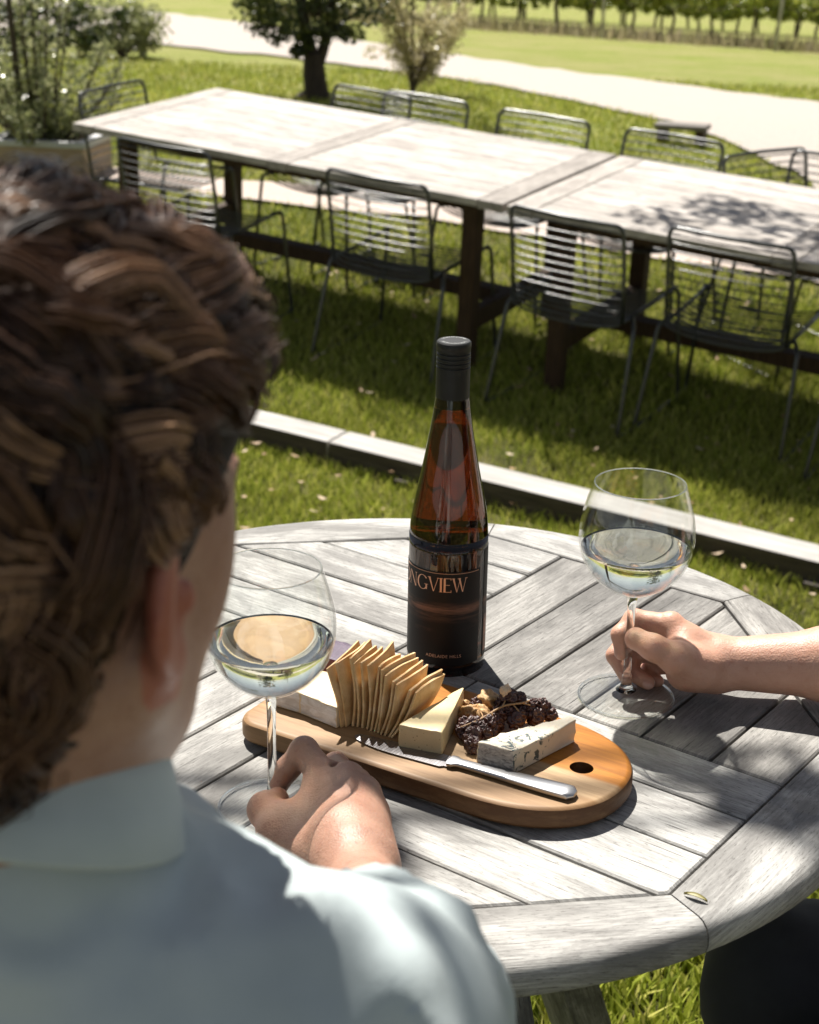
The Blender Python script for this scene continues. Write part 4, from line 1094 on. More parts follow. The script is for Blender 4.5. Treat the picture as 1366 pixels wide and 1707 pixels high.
rz_ = [(796, 1179, .012, .0080), (849, 1160, .026, .0080), (862, 1166, .022, .0075), (904, 1180, .014, .0080), (889, 1178, .016, .0072), (915, 1190, .009, .0075), (893, 1195, .009, .0080), (861, 1198, .011, .0085), (832, 1193, .012, .0080), (828, 1207, .007, .0075), (845, 1184, .015, .0072), (875, 1186, .012, .0072), (838, 1173, .016, .0070),
       (790, 1212, .010, .0085), (811, 1208, .011, .0085), (774, 1220, .007, .0075), (788, 1229, .007, .0085), (806, 1224, .006, .0080), (789, 1243, .006, .0075), (776, 1208, .007, .0070), (818, 1219, .006, .0068)]
rl = ['in front of the brown nut pieces', 'topmost under the pale stalk end', 'just right of the topmost one', 'at the right end of the cluster, upper', 'upper right beside the end one', 'lowest at the right end of the cluster', 'above the middle of the blue cheese', 'large in the middle of the cluster', 'left of the large middle one', 'below the bunch, above the blue cheese corner', 'in the centre of the stalks', 'between the middle and right end', 'at the upper left of the stalks', 'upper left of the front clump', 'upper right of the front clump', 'leftmost of the front clump', 'in the middle of the front clump', 'beside the blue cheese corner in the front clump', 'lowest of the front clump', 'behind the leftmost of the front clump', 'tucked against the blue cheese rind']
rpos = []
for i, ((px, py, z, s), l_) in enumerate(zip(rz_, rl)):
    p = atz(px, py, BZ+max(z, s*.85)); rpos.append(p); o = bpy.data.objects.new('dried_grape', rmesh[i % 5]); COL.objects.link(o)
    o.location = p; o.rotation_euler = (random.uniform(0, 6), random.uniform(0, 6), random.uniform(0, 6)); o.scale = (s, s, s); tag(o, 'wrinkled black dried grape '+l_, 'dried grape', 'dried grapes on the board')
mb = MB()
st = [atz(768, 1213, BZ+.012), atz(800, 1200, BZ+.017), atz(838, 1178, BZ+.022), atz(870, 1172, BZ+.024), atz(885, 1168, BZ+.022)]
mb.tube(smooth_path(st, 6), .0009, 7)
for a, b, c in (((800, 1200, .017), (805, 1193, .018), (797, 1182, .015)), ((838, 1178, .022), (842, 1170, .024), (845, 1162, .026)), ((855, 1174, .023), (864, 1184, .02), (868, 1192, .016)), ((870, 1172, .024), (884, 1176, .02), (893, 1184, .015)), ((820, 1188, .02), (822, 1200, .016), (815, 1208, .013)), ((885, 1168, .022), (895, 1170, .02), (905, 1176, .016)), ((812, 1193, .019), (790, 1205, .015), (780, 1212, .012))):
    mb.tube(smooth_path([atz(a[0], a[1], BZ+a[2]), atz(b[0], b[1], BZ+b[2]), atz(c[0], c[1], BZ+c[2])], 4), .00065, 6)
tag(mb.build('grape_stalk', M['stalk']), 'thin brown branching stalk lying over the dried grapes', 'stalk')
# brown nut pieces + pale stalk end
def lump(name, px, py, z, s, mat, label, cat, group=None, seed=0, stretch=(1, 1, 1)):
    bm = bmesh.new(); bmesh.ops.create_icosphere(bm, subdivisions=4, radius=1)
    for v in bm.verts:
        c = v.co.copy(); r_ = 1+.35*noise.noise(c*1.7+Vector((seed, 0, 0)))+.16*noise.noise(c*5+Vector((0, seed, 0))); v.co = Vector([c[k]*r_*s*stretch[k] for k in range(3)])
    me = bpy.data.meshes.new(name); bm.to_mesh(me); bm.free(); me.materials.append(mat); me.polygons.foreach_set('use_smooth', [True]*len(me.polygons))
    o = link(bpy.data.objects.new(name, me)); o.location = atz(px, py, BZ+z); o.rotation_euler = (.3*seed, .2*seed, seed*1.3); tag(o, label, cat, group); return o
nm = NT('walnut'); f = nm.noise(nm.coord('Object', (1, 1, 1)), 220, 5, .7); nm.base(nm.ramp(f, [(.35, (.30, .15, .05)), (.6, (.58, .36, .16))])); nm.set(Roughness=.55); nm.bump(f, .8, .0015)
for i, (px, py, z, s, l_) in enumerate(((816, 1166, .016, .0105, 'brown walnut piece behind the upper dried grapes'), (783, 1188, .009, .0095, 'brown walnut piece near the firm cheese tip'), (788, 1200, .006, .0065, 'small brown walnut piece above the front clump'), (806, 1196, .010, .0085, 'brown walnut piece under the stalk'), (778, 1178, .005, .0055, 'small walnut crumb beside the cheese tip'))):
    lump('walnut_piece', px, py, z, s, nm.m, l_, 'walnut', 'walnut pieces on the board', i+1, (1.3, .9, .7))
lump('stalk_knob', 843, 1150, .033, .0052, simple('pale_stalk', (.62, .47, .32), .7), 'pale tan knob on top of the dried grapes', 'stalk end', None, 3, (1.1, 1, .8))
for i, (px, py, l_) in enumerate(((868, 1221, 'pale cheese crumb on the left edge of the blue cheese'), (812, 1228, 'small pale cheese crumb beside the front dried grapes'))):
    lump('cheese_crumb', px, py, .012 if i == 0 else .004, .0035, M['blue'], l_, 'crumb', None, i+6)
# knife
def knife():
    a = atz(590, 1226, BZ+.003); b = atz(757, 1272, BZ+.003); c = atz(960, 1324, BZ+.004)
    d = Vector((c.x-a.x, c.y-a.y)); L = d.length; ang = math.atan2(d.y, d.x)
    root = empty('cheese_knife', (a.x, a.y, BZ+.0012), ang); tag(root, 'stainless steel cheese knife lying along the board edge', 'knife')
    xb = (Vector((b.x, b.y))-Vector((a.x, a.y))).dot(d.normalized())
    st = NT('brushed_steel'); f = st.noise(st.coord('Object', (4, 200, 200)), 3, 4); st.base((.42, .42, .43)); st.set(Metallic=1, Roughness=.36); st.bump(f, .08, .0003)
    sb = NT('blade_steel'); wv = sb.n('ShaderNodeTexWave'); wv.inputs['Scale'].default_value = 22; wv.inputs['Distortion'].default_value = 2.5; sb.l(sb.coord('Object', (6, 1.5, 1), (0, 0, .6)), wv.inputs['Vector']); sb.base((.30, .29, .30)); sb.set(Metallic=1, Roughness=.34); sb.bump(wv.outputs['Fac'], .35, .0006)
    # blade: outline upper edge (spine side +y) and cutting edge (-y), forked upturned tip
    n = 30; V = []; F = []
    for i in range(n+1):
        t = i/n; x = t*xb
        up = .0085*min(1, (t/.06)**.5) if t > 0 else 0; up = .0055+.0030*math.sin(min(1, t*1.6)*PI/2) if t > .12 else .009*(t/.12)**.35*(1 if t < .05 else .72)
        lo = -.0105*math.sin(min(1, t*2.2)*PI/2)**.6*(1 if t < .93 else .75)
        if i == 0: up, lo = .0015, .0005
        for (y, z) in ((lo, .0002), (lo, .0005), (up*.6+lo*.4, .0013), (up, .0011), (up, .0002)): V.append((x, y+.001, z))
    for i in range(n):
        for j in range(5): F.append([i*5+j, (i+1)*5+j, (i+1)*5+(j+1) % 5, i*5+(j+1) % 5])
    F += [[4, 3, 2, 1, 0], [n*5+k for k in range(5)]]
    MB().add(V, F).build('blade', sb.m, root, auto=30, weld=True)
    # handle: flattened tapering bar
    V = []; F = []; m = 14; n = 26; x0 = xb-.004
    for i in range(n+1):
        t = i/n; x = x0+(L-x0)*t; w = .0052+.0042*sm(t*1.1) if t > .06 else .0078; h = .0024+.0012*sm(t)
        if t > .96: w *= math.sqrt(max(.05, 1-((t-.96)/.045)**2)); h *= math.sqrt(max(.1, 1-((t-.96)/.045)**2))
        for k in range(m):
            a_ = 2*PI*k/m; c_, s_ = math.cos(a_), math.sin(a_); V.append((x, w*(abs(c_)**.6)*(1 if c_ > 0 else -1), .0026+h*(abs(s_)**.8)*(1 if s_ > 0 else -1)))
    for i in range(n):
        for k in range(m): F.append([i*m+k, (i+1)*m+k, (i+1)*m+(k+1) % m, i*m+(k+1) % m])
    F += [list(range(m))[::-1], [n*m+k for k in range(m)]]
    MB().add(V, F).build('handle', st.m, root, auto=40, weld=True)
knife()
# ================================================================ PEOPLE
def skinm(name, a, b, c, scale):
    t = NT(name); n1 = t.noise(t.coord('Object'), 28*scale, 5, .65, .5); n2 = t.noise(t.coord('Object'), 190*scale, 4, .7); n3 = t.vor(t.coord('Object', (1, 1, .6)), 700)
    col = t.mix(t.ramp(n1, [(.35, 0), (.65, 1)]), a, b); col = t.mix(t.ramp(n2, [(.56, 0), (.72, .55)]), col, c)
    t.base(col); t.set(Roughness=.48, Subsurface_Weight=.22, Subsurface_Radius=(.010, .004, .002)); t.b.inputs['Subsurface Scale'].default_value = .6
    cr = t.noise(t.coord('Object', (60, 260, 260), (0, 0, .5)), 1, 4, .6, .8); h = t.math('ADD', t.math('ADD', t.math('MULTIPLY', n2, .9), t.math('MULTIPLY', n3, .5)), t.math('MULTIPLY', cr, .7)); t.bump(h, .55, .0008); return t.m
M['skin_m'] = skinm('tanned_skin', (.33, .17, .115), (.41, .235, .165), (.21, .085, .055), 1)
M['skin_f'] = skinm('fair_skin', (.50, .265, .18), (.57, .33, .24), (.44, .19, .12), .6)
M['nail'] = simple('nail', (.50, .29, .22), .22); M['ear'] = skinm('ear_skin', (.36, .11, .07), (.42, .16, .105), (.28, .07, .05), 1)
def shirtm(name, a, b):
    t = NT(name); w = t.noise(t.coord('Object', (1, 1, 1)), 700, 2, .5); f = t.noise(t.coord('Object'), 14, 4, .6)
    t.base(t.mix(t.ramp(f, [(.3, 0), (.7, 1)]), a, b)); t.set(Roughness=.85, Sheen_Weight=.15); t.bump(w, .25, .0006); return t.m
M['shirt'] = shirtm('pale_shirt', (.40, .46, .465), (.47, .53, .535)); M['trouser'] = shirtm('charcoal_denim', (.018, .019, .022), (.035, .037, .042)); M['top'] = shirtm('dark_top', (.02, .02, .022), (.03, .03, .032)); M['jean'] = shirtm('grey_denim', (.10, .11, .12), (.14, .15, .16))
def nail(c, axis, nrmv, w, l):
    """little curved plate; axis = finger direction, nrmv = outward"""
    a = Vector(axis).normalized(); n = Vector(nrmv); n = (n-a*n.dot(a)).normalized(); b = a.cross(n); V = []; F = []; k = 8
    for i in range(k+1):
        for j in range(k+1):
            u, v = i/k*2-1, j/k*2-1; s = math.sqrt(max(0, 1-v*v*.55)) if abs(u) > .0 else 1
            uu = u*math.sqrt(1-.5*v*v); vv = v*math.sqrt(1-.5*u*u)
            p = Vector(c)+a*(uu*l)+b*(vv*w)-n*(.35*w*vv*vv+.15*l*uu*uu); V.append(p)
    for i in range(k):
        for j in range(k): F.append((i*(k+1)+j, (i+1)*(k+1)+j, (i+1)*(k+1)+j+1, i*(k+1)+j+1))
    return np.array([tuple(p) for p in V]), np.array(F)
def head_sdf(F, Hc, f, r, u, k=.02):
    P = lambda a, b, c: Hc+r*a+f*b+u*c
    Mx = np.array([list(r), list(f), list(u)]).T
    E = lambda a, b, c, rad, k=k, sub=False: F.ell(tuple(P(a, b, c)), rad, Mx, k, sub)
    E(0, -.012, .028, (.076, .097, .088)); E(0, .028, -.035, (.060, .062, .085))
    for s in (-1, 1):
        F.cone(P(s*.056, -.002, -.045), P(s*.018, .072, -.098), .022, .020, .025)
        E(s*.041, .056, -.026, (.021, .026, .026), .025); E(s*.046, .056, .004, (.016, .026, .026), .02); E(s*.031, .084, .006, (.020, .012, .014), .012)
        E(s*.031, .093, -.003, (.015, .010, .010), .006, True); E(s*.031, .080, -.003, (.0125, .0125, .0125), .003)
        E(s*.028, .094, .016, (.022, .007, .006), .012)
        # ear: dished, tilted oval with lobe
        Mx2 = np.array([list((r*math.cos(.5)-f*math.sin(.5)*-1*s*s*0+f*0 if False else r*math.cos(.45)+f*(s*math.sin(.45)))), list((f*math.cos(.45)-r*(s*math.sin(.45)))), list(u)]).T
        F.ell(tuple(P(s*.083, -.014, -.006)), (.0065, .0180, .0285), Mx2, .006); F.ell(tuple(P(s*.0885, -.0085, -.007)), (.0060, .0115, .0165), Mx2, .004, True)
        E(s*.078, -.005, -.031, (.007, .0095, .0105), .008); E(s*.081, .003, -.010, (.005, .005, .007), .004); F.ell(tuple(P(s*.0865, -.016, .004)), (.0028, .0035, .0150), Mx2, .003)
    F.cone(P(0, .088, .008), P(0, .112, -.030), .008, .011, .014); E(.010, .100, -.034, (.008, .010, .007), .006); E(-.010, .100, -.034, (.008, .010, .007), .006)
    E(0, .088, -.058, (.024, .010, .006), .010); E(0, .086, -.068, (.021, .010, .007), .008); E(0, .092, -.063, (.022, .006, .0015), .003, True); E(0, .078, -.098, (.020, .018, .016), .02)
def axes(yaw, tilt):
    f = Vector((math.sin(yaw)*math.cos(tilt), math.cos(yaw)*math.cos(tilt), math.sin(tilt))); r = Vector((math.cos(yaw), -math.sin(yaw), 0)); return f, r, r.cross(f)
def fab(name, F, mat, parent, amp, seed, sc=6, smooth=2):
    V, Q = F.mesh(smooth)
    # cloth folds: displace along normals with stretched noise
    nv = np.zeros_like(V); a = V[Q[:, 1]]-V[Q[:, 0]]; b = V[Q[:, 3]]-V[Q[:, 0]]; n = np.cross(a, b)
    for i in range(4): np.add.at(nv, Q[:, i], n)
    nv /= np.linalg.norm(nv, axis=1)[:, None]+1e-12
    d = np.array([noise.noise(Vector((v[0]*sc+seed, v[1]*sc*1.6, v[2]*sc*.9)))+.8*(.6-2.2*abs(noise.noise(Vector((v[0]*sc*1.5+v[1]*sc*1.2+seed, v[1]*sc*.5-v[0]*sc*.4, v[2]*sc*1.6)))))+.3*noise.noise(Vector((v[0]*sc*5, v[1]*sc*5, v[2]*sc*5+seed))) for v in V])
    d = np.maximum(d, -.15)
    return np_mesh(name, V+nv*(d*amp)[:, None], Q, mat, parent)
# ---------------------------------------------------------------- seated man
HY = R(24); Hc = Vector((-.155, .563, 1.212)); hf, hr_, hu = axes(HY, R(-5))
NB = Vector((-.163, .555, 1.088)); SR = Vector((-.017, .540, 1.004)); SL = Vector((-.335, .56, 1.01)); PV = Vector((-.20, .38, .53))
ELB = Vector((-.004, .825, .815))
def man():
    root = empty('person', (-.20, .42, 0)); tag(root, 'brown-haired person in a pale blue-grey shirt, seen from behind at the left', 'person')
    parts = []
    F = Field((-.42, .25, .70), (.10, .80, 1.36), .0036)
    head_sdf(F, Hc, hf, hr_, hu)
    F.cone(Hc-hu*.055-hf*.022, NB+Vector((0, 0, .02)), .056, .054, .03); F.cone(NB+Vector((0, 0, .02)), NB-Vector((0, -.01, .04)), .054, .045, .02); F.cone(NB-Vector((0, -.01, .05)), (NB+PV)/2+Vector((0, .04, .10)), .05, .085, .04)
    F.cone(NB-Vector((0, 0, .05)), SR-Vector((.03, 0, .02)), .035, .038, .03); F.cone(NB-Vector((0, 0, .05)), SL+Vector((.03, 0, -.02)), .035, .038, .03)
    F.cone(SR-Vector((.01, 0, .01)), ELB, .044, .036, .02)
    parts.append(F.mesh(1))
    # ---- arm and hand (fine)
    A = lambda px, py, z: atz(px, py, z)
    W = A(592, 1455, .782)
    F = Field((-.19, .78, .735), (.06, 1.26, .91), .00135)
    F.cone(ELB, W, .040, .025, .01); k = .012
    F.cone(W, A(576, 1405, .784), .027, .029, k)
    mcp = {'i': A(541, 1296, .785), 'm': A(578, 1300, .788), 'r': A(606, 1325, .782), 'p': A(620, 1360, .773)}
    for q, r0, r1 in (('i', .021, .0125), ('m', .022, .0128), ('r', .022, .0125), ('p', .021, .0115)):
        F.cone(W+(mcp[q]-W)*.12, mcp[q], r0, r1, .016)
    for a, b in (('i', 'm'), ('m', 'r'), ('r', 'p')): F.cone((mcp[a]*.9+W*.1)-Vector((0, 0, .004)), (mcp[b]*.9+W*.1)-Vector((0, 0, .004)), .0105, .0105, .010)
    F.chain([mcp['i'], A(507, 1252, .793), A(480, 1282, .776), A(466, 1309, .762)], [.0125, .0112, .0094, .0078], .005)
    F.chain([mcp['m'], A(560, 1276, .768), A(545, 1300, .753), A(528, 1322, .7505)], [.0125, .0105, .0090, .0080], .004)
    F.chain([mcp['r'], A(597, 1303, .762), A(585, 1328, .752), A(568, 1343, .7495)], [.0120, .0100, .0088, .0078], .004)
    F.chain([mcp['p'], A(622, 1345, .758), A(608, 1364, .750), A(592, 1374, .7485)], [.0108, .0088, .0078, .0070], .004)
    for q, dz in (('i', .001), ('m', .003), ('r', .003), ('p', .002)): F.ell(mcp[q]+Vector((.001, -.001, dz)), (.0115, .0115, .0105), None, .006)
    th = [A(548, 1432, .772), A(466, 1392, .767), A(443, 1350, .766), A(462, 1333, .762)]
    F.chain(th, [.021, .0155, .0125, .0098], .010)
    F.cone(A(560, 1400, .772), A(478, 1370, .768), .021, .012, .016); F.cone(A(500, 1372, .774), A(530, 1320, .778), .012, .012, .014)
    F.cone(W+Vector((.008, .01, -.006)), mcp['p']-Vector((0, .01, .012)), .022, .014, .012)
    for q, dz in (('i', .0125), ('m', .0142), ('r', .0130)): F.cone(W.lerp(mcp[q], .30)+Vector((0, 0, .0235)), W.lerp(mcp[q], .92)+Vector((0, 0, dz-.0028)), .0022, .0028, .006)
    for a_, t_ in ((.28, .62), (.62, .35)): p_ = mcp['i'].lerp(mcp['r'], a_); F.ell(p_.lerp(W, .02)+Vector((0, .0035, .0115)), (.0040, .0075, .0035), None, .006, True)
    parts.append(F.mesh(1)); nb = sum(len(q) for v, q in parts)
    V, Q = join_np(parts); mi = np.zeros(len(Q), int); mi[nb:] = 1
    cen = V[Q].mean(1)-np.array(Hc); lat = np.abs(cen@np.array(hr_)); mi[(lat > .0755) & (np.abs(cen@np.array(hu)+.006) < .045) & (np.abs(cen@np.array(hf)+.014) < .03)] = 2
    o = np_mesh('body', V, Q, [M['skin_m'], M['nail'], M['ear']], root, mi=mi)
    # ---- shirt
    F = Field((-.50, .22, .42), (.12, 1.02, 1.16), .0062)
    F.cone(NB-Vector((0, -.005, .125)), PV+Vector((0, .06, .12)), .125, .150, .08, squash=((.1, 1, -.2), .80)); F.cone(NB+Vector((0, -.004, -.004)), NB-Vector((0, .0, .10)), .058, .106, .03); F.cone(PV+Vector((0, .05, .1)), PV, .150, .155, .06)
    F.cone(NB-Vector((-.01, -.0, .050)), SR+Vector((-.02, 0, -.008)), .060, .062, .05); F.cone(NB-Vector((.01, -.0, .050)), SL+Vector((.02, 0, -.008)), .060, .062, .05)
    F.cone(SR+Vector((-.003, 0, -.006)), ELB+Vector((0, -.01, 0)), .067, .052, .03); F.cone(ELB, ELB.lerp(W, .30), .050, .040, .02)
    LE = Vector((-.42, .78, .84)); F.cone(SL+Vector((0, 0, -.012)), LE, .064, .053, .03); F.cone(LE, Vector((-.30, .93, .79)), .052, .044, .02)
    ax = Vector((.10, .44, .89)).normalized(); F.cone(NB-ax*.035, NB+ax*.010-Vector((0, .004, 0)), .064, .0605, .012)
    sh = fab('shirt', F, M['shirt'], root, .0140, 2.0, 8)
    # collar: folded band around the neck
    ax = Vector((.10, .44, .89)).normalized(); side = ax.orthogonal(); side = Vector((1, 0, 0)); side = (side-ax*side.dot(ax)).normalized(); fr = ax.cross(side)
    V = []; Fq = []; n = 56; prof = [(.060, .0), (.060, .020), (.061, .032), (.063, .0365), (.0665, .0355), (.0695, .029), (.0745, .016), (.080, .000), (.0780, -.002), (.070, .016), (.066, .026), (.064, .0)]
    c0 = NB+Vector((0, -.004, .006))
    for i in range(n+1):
        a = R(100)+R(340)*i/n if False else R(-90)+R(18)+R(324)*i/n      # opening at the throat
        dirv = side*math.cos(a-PI)+fr*math.sin(a-PI)
        for (rr, h) in prof:
            w = 1+.02*math.sin(3*a+1); tip = .012*math.exp(-((min(i, n-i))/5)**2); V.append(c0+dirv*(rr*w)+ax*(h-tip*(1 if rr > .075 else 0)+.003*math.sin(2*a)))
    m = len(prof)
    for i in range(n):
        for j in range(m-1): Fq.append((i*m+j, (i+1)*m+j, (i+1)*m+j+1, i*m+j+1))
    np_mesh('collar', [tuple(v) for v in V], Fq, M['shirt'], sh)
    # ---- trousers
    F = Field((-.50, .20, -.01), (.12, 1.32, .70), .011)
    for s in (-1, 1):
        hp = PV+Vector((s*.09, .02, -.03)); kn = Vector((-.20+s*.13, .86, .50)); an = Vector((-.20+s*.14, .90, .08)); F.cone(hp, kn, .095, .066, .05); F.cone(kn, an, .064, .052, .03)
    F.cone(PV-Vector((.05, 0, 0)), PV+Vector((.05, 0, 0)), .14, .14, .05); fab('trousers', F, M['trouser'], root, .006, 5.0)
    mb = MB()
    for s in (-1, 1):
        q = Vector((-.20+s*.14, .90, 0)); V = []; 
        F2 = Field(q+Vector((-.06, -.08, .0)), q+Vector((.06, .24, .12)), .006); F2.cone(q+Vector((0, -.02, .045)), q+Vector((0, .15, .035)), .040, .034, .02); F2.cone(q+Vector((0, -.02, .045)), q+Vector((0, -.01, .09)), .038, .04, .02)
        v, qf = F2.mesh(1); v[:, 2] = np.maximum(v[:, 2], .004); np_mesh('shoe', v, qf, simple('brown_leather', (.08, .045, .025), .5), root)
    # ---- hair
    K = Hc+hu*.027-hf*.014; Mx = np.array([list(hr_), list(hf), list(hu)]).T
    F = Field((-.31, .38, .98), (.02, .78, 1.38), .004); E = lambda a, b, c, rad, k=.02, sub=False: F.ell(tuple(Hc+hr_*a+hf*b+hu*c), rad, Mx, k, sub)
    E(0, -.016, .034, (.084, .105, .090)); E(0, -.052, -.018, (.068, .056, .068)); E(.02, .042, .086, (.044, .042, .028)); E(-.02, .050, .088, (.050, .042, .030)); E(.038, .068, .062, (.024, .026, .024), .02); E(.064, .020, .055, (.018, .044, .030), .02); E(-.063, .035, .058, (.022, .048, .034), .02)
    E(0, .085, -.030, (.085, .060, .085), .01, True); E(.099, -.006, -.012, (.030, .038, .040), .008, True); E(-.099, -.006, -.012, (.030, .038, .040), .008, True)
    hv, hq = F.mesh(1); hair = np_mesh('hair', hv, hq, simple('hair_mass', (.012, .006, .004), .95), root)
    wa = (hu*.80-hf*.58+hr_*.12).normalized(); e1 = (hf-wa*hf.dot(wa)).normalized(); e2 = wa.cross(e1)
    def surf(d):      # first crossing of the hair volume going inwards along direction d
        t = np.arange(.165, .03, -.002); P = np.array(K)[None]+np.array(d)[None]*t[:, None]; q = np.rint((P-F.lo)/F.h).astype(int); q = np.clip(q, 0, F.n-1)
        v = F.D[q[:, 0], q[:, 1], q[:, 2]]; w_ = np.argmax(v < 0); return t[w_] if v[w_] < 0 else None
    rand = random.Random(11); V = []; Fq = []; cols = []; nrg = np.random.default_rng(3); nv = 0
    for i in range(560):
        th0 = math.acos(rand.uniform(-.55, .995)); ph0 = rand.uniform(0, 2*PI); ln = rand.uniform(.45, 1.0); sw = rand.gauss(.18, .42)
        pts = []; offs = rand.uniform(-.004, .006)+(.006 if rand.random() < .08 else 0); wv = rand.uniform(.05, .14); wf = rand.uniform(3.5, 6.5); wp = rand.uniform(0, 6); N = 15
        for q in range(N):
            t = q/(N-1); th = th0+ln*t; ph = ph0+(sw*t+wv*math.sin(wf*t+wp))/max(.45, math.sin(th))
            d = wa*math.cos(th)+(e1*math.cos(ph)+e2*math.sin(ph))*math.sin(th); r_ = surf(d)
            if r_ is None: break
            p = K+d*(r_-.004+offs+.008*math.sin(PI*min(1, t*1.1))+.0045*math.sin(wf*1.3*t+wp*2))
            fr_c, up_c, rt_c = (p-Hc).dot(hf), (p-Hc).dot(hu), (p-Hc).dot(hr_)
            if up_c < .060-.25*(.10-fr_c) and fr_c > .015: break
            if up_c < -.098 or (up_c < .014 and fr_c > -.038 and abs(rt_c) > .045): break
            if fr_c > .118 or (fr_c > .09 and up_c < .05): break
            pts.append((p, d))
        if len(pts) < 4: continue
        m = len(pts); w0 = rand.uniform(.005, .012)*(.35 if rand.random() < .12 else 1); shade = rand.random()**1.3
        P_ = np.array([list(p) for p, d in pts]); D_ = np.array([list(d) for p, d in pts]); T_ = np.gradient(P_, axis=0); T_ /= np.linalg.norm(T_, axis=1)[:, None]+1e-9
        S_ = np.cross(T_, D_); S_ /= np.linalg.norm(S_, axis=1)[:, None]+1e-9; tt = np.linspace(0, 1, m)
        ns = 40; a = nrg.normal(0, .55, ns); b = nrg.normal(0, .42, ns); jit = nrg.uniform(-.35, .35, ns); r0 = nrg.uniform(.00025, .0006, ns)
        w = w0*(.55+.75*np.sin(PI*np.minimum(1, tt+.12)))*(1-.55*tt)
        C_ = P_[None]+S_[None]*((a[:, None]+jit[:, None]*tt[None])*w[None]*1.2)[..., None]+D_[None]*(b[:, None]*w[None]*.55)[..., None]
        rr = r0[:, None]*(1-.7*tt[None]**2)
        tri = np.stack([C_+D_[None]*rr[..., None], C_+S_[None]*(.87*1.5*rr)[..., None]-D_[None]*(.5*rr)[..., None], C_-S_[None]*(.87*1.5*rr)[..., None]-D_[None]*(.5*rr)[..., None]], 2)
        V.append(tri.reshape(-1, 3)); cols.append(np.repeat(shade*.75+nrg.random(ns)*.25, m*3))
        base = nv+(np.arange(ns)*m*3)[:, None, None]+(np.arange(m-1)*3)[None, :, None]; x = np.arange(3)[None, None]; y = (x+1) % 3
        Fq.append(np.stack([base+x, base+y, base+3+y, base+3+x], -1).reshape(-1, 4)); nv += ns*m*3
    np_mesh('locks', np.concatenate(V), np.concatenate(Fq), M['hair'], hair, col=np.concatenate(cols))
    return root
def hairm(name, cs):
    t = NT(name); at = t.n('ShaderNodeAttribute'); at.attribute_name = 'tint'; t.base(t.ramp(at.outputs['Fac'], [(0, cs[0]), (.6, cs[1]), (1, cs[2])])); t.set(Roughness=.38, Specular_IOR_Level=.45); return t.m
M['hair'] = hairm('brown_hair', [(.014, .006, .004), (.13, .060, .028), (.52, .31, .18)]); M['hair_f'] = hairm('dark_hair', [(.03, .015, .01), (.08, .04, .02), (.15, .08, .04)]); M['hair_f'].node_tree.nodes['Principled BSDF'].inputs['Roughness'].default_value = .7  # lightest lock tone raised to put sunlit highlights into the colour
for _ch in man().children_recursive:
    if _ch.parent.type == 'EMPTY': _ch.matrix_parent_inverse = Matrix.Translation((.20, -.42, 0))
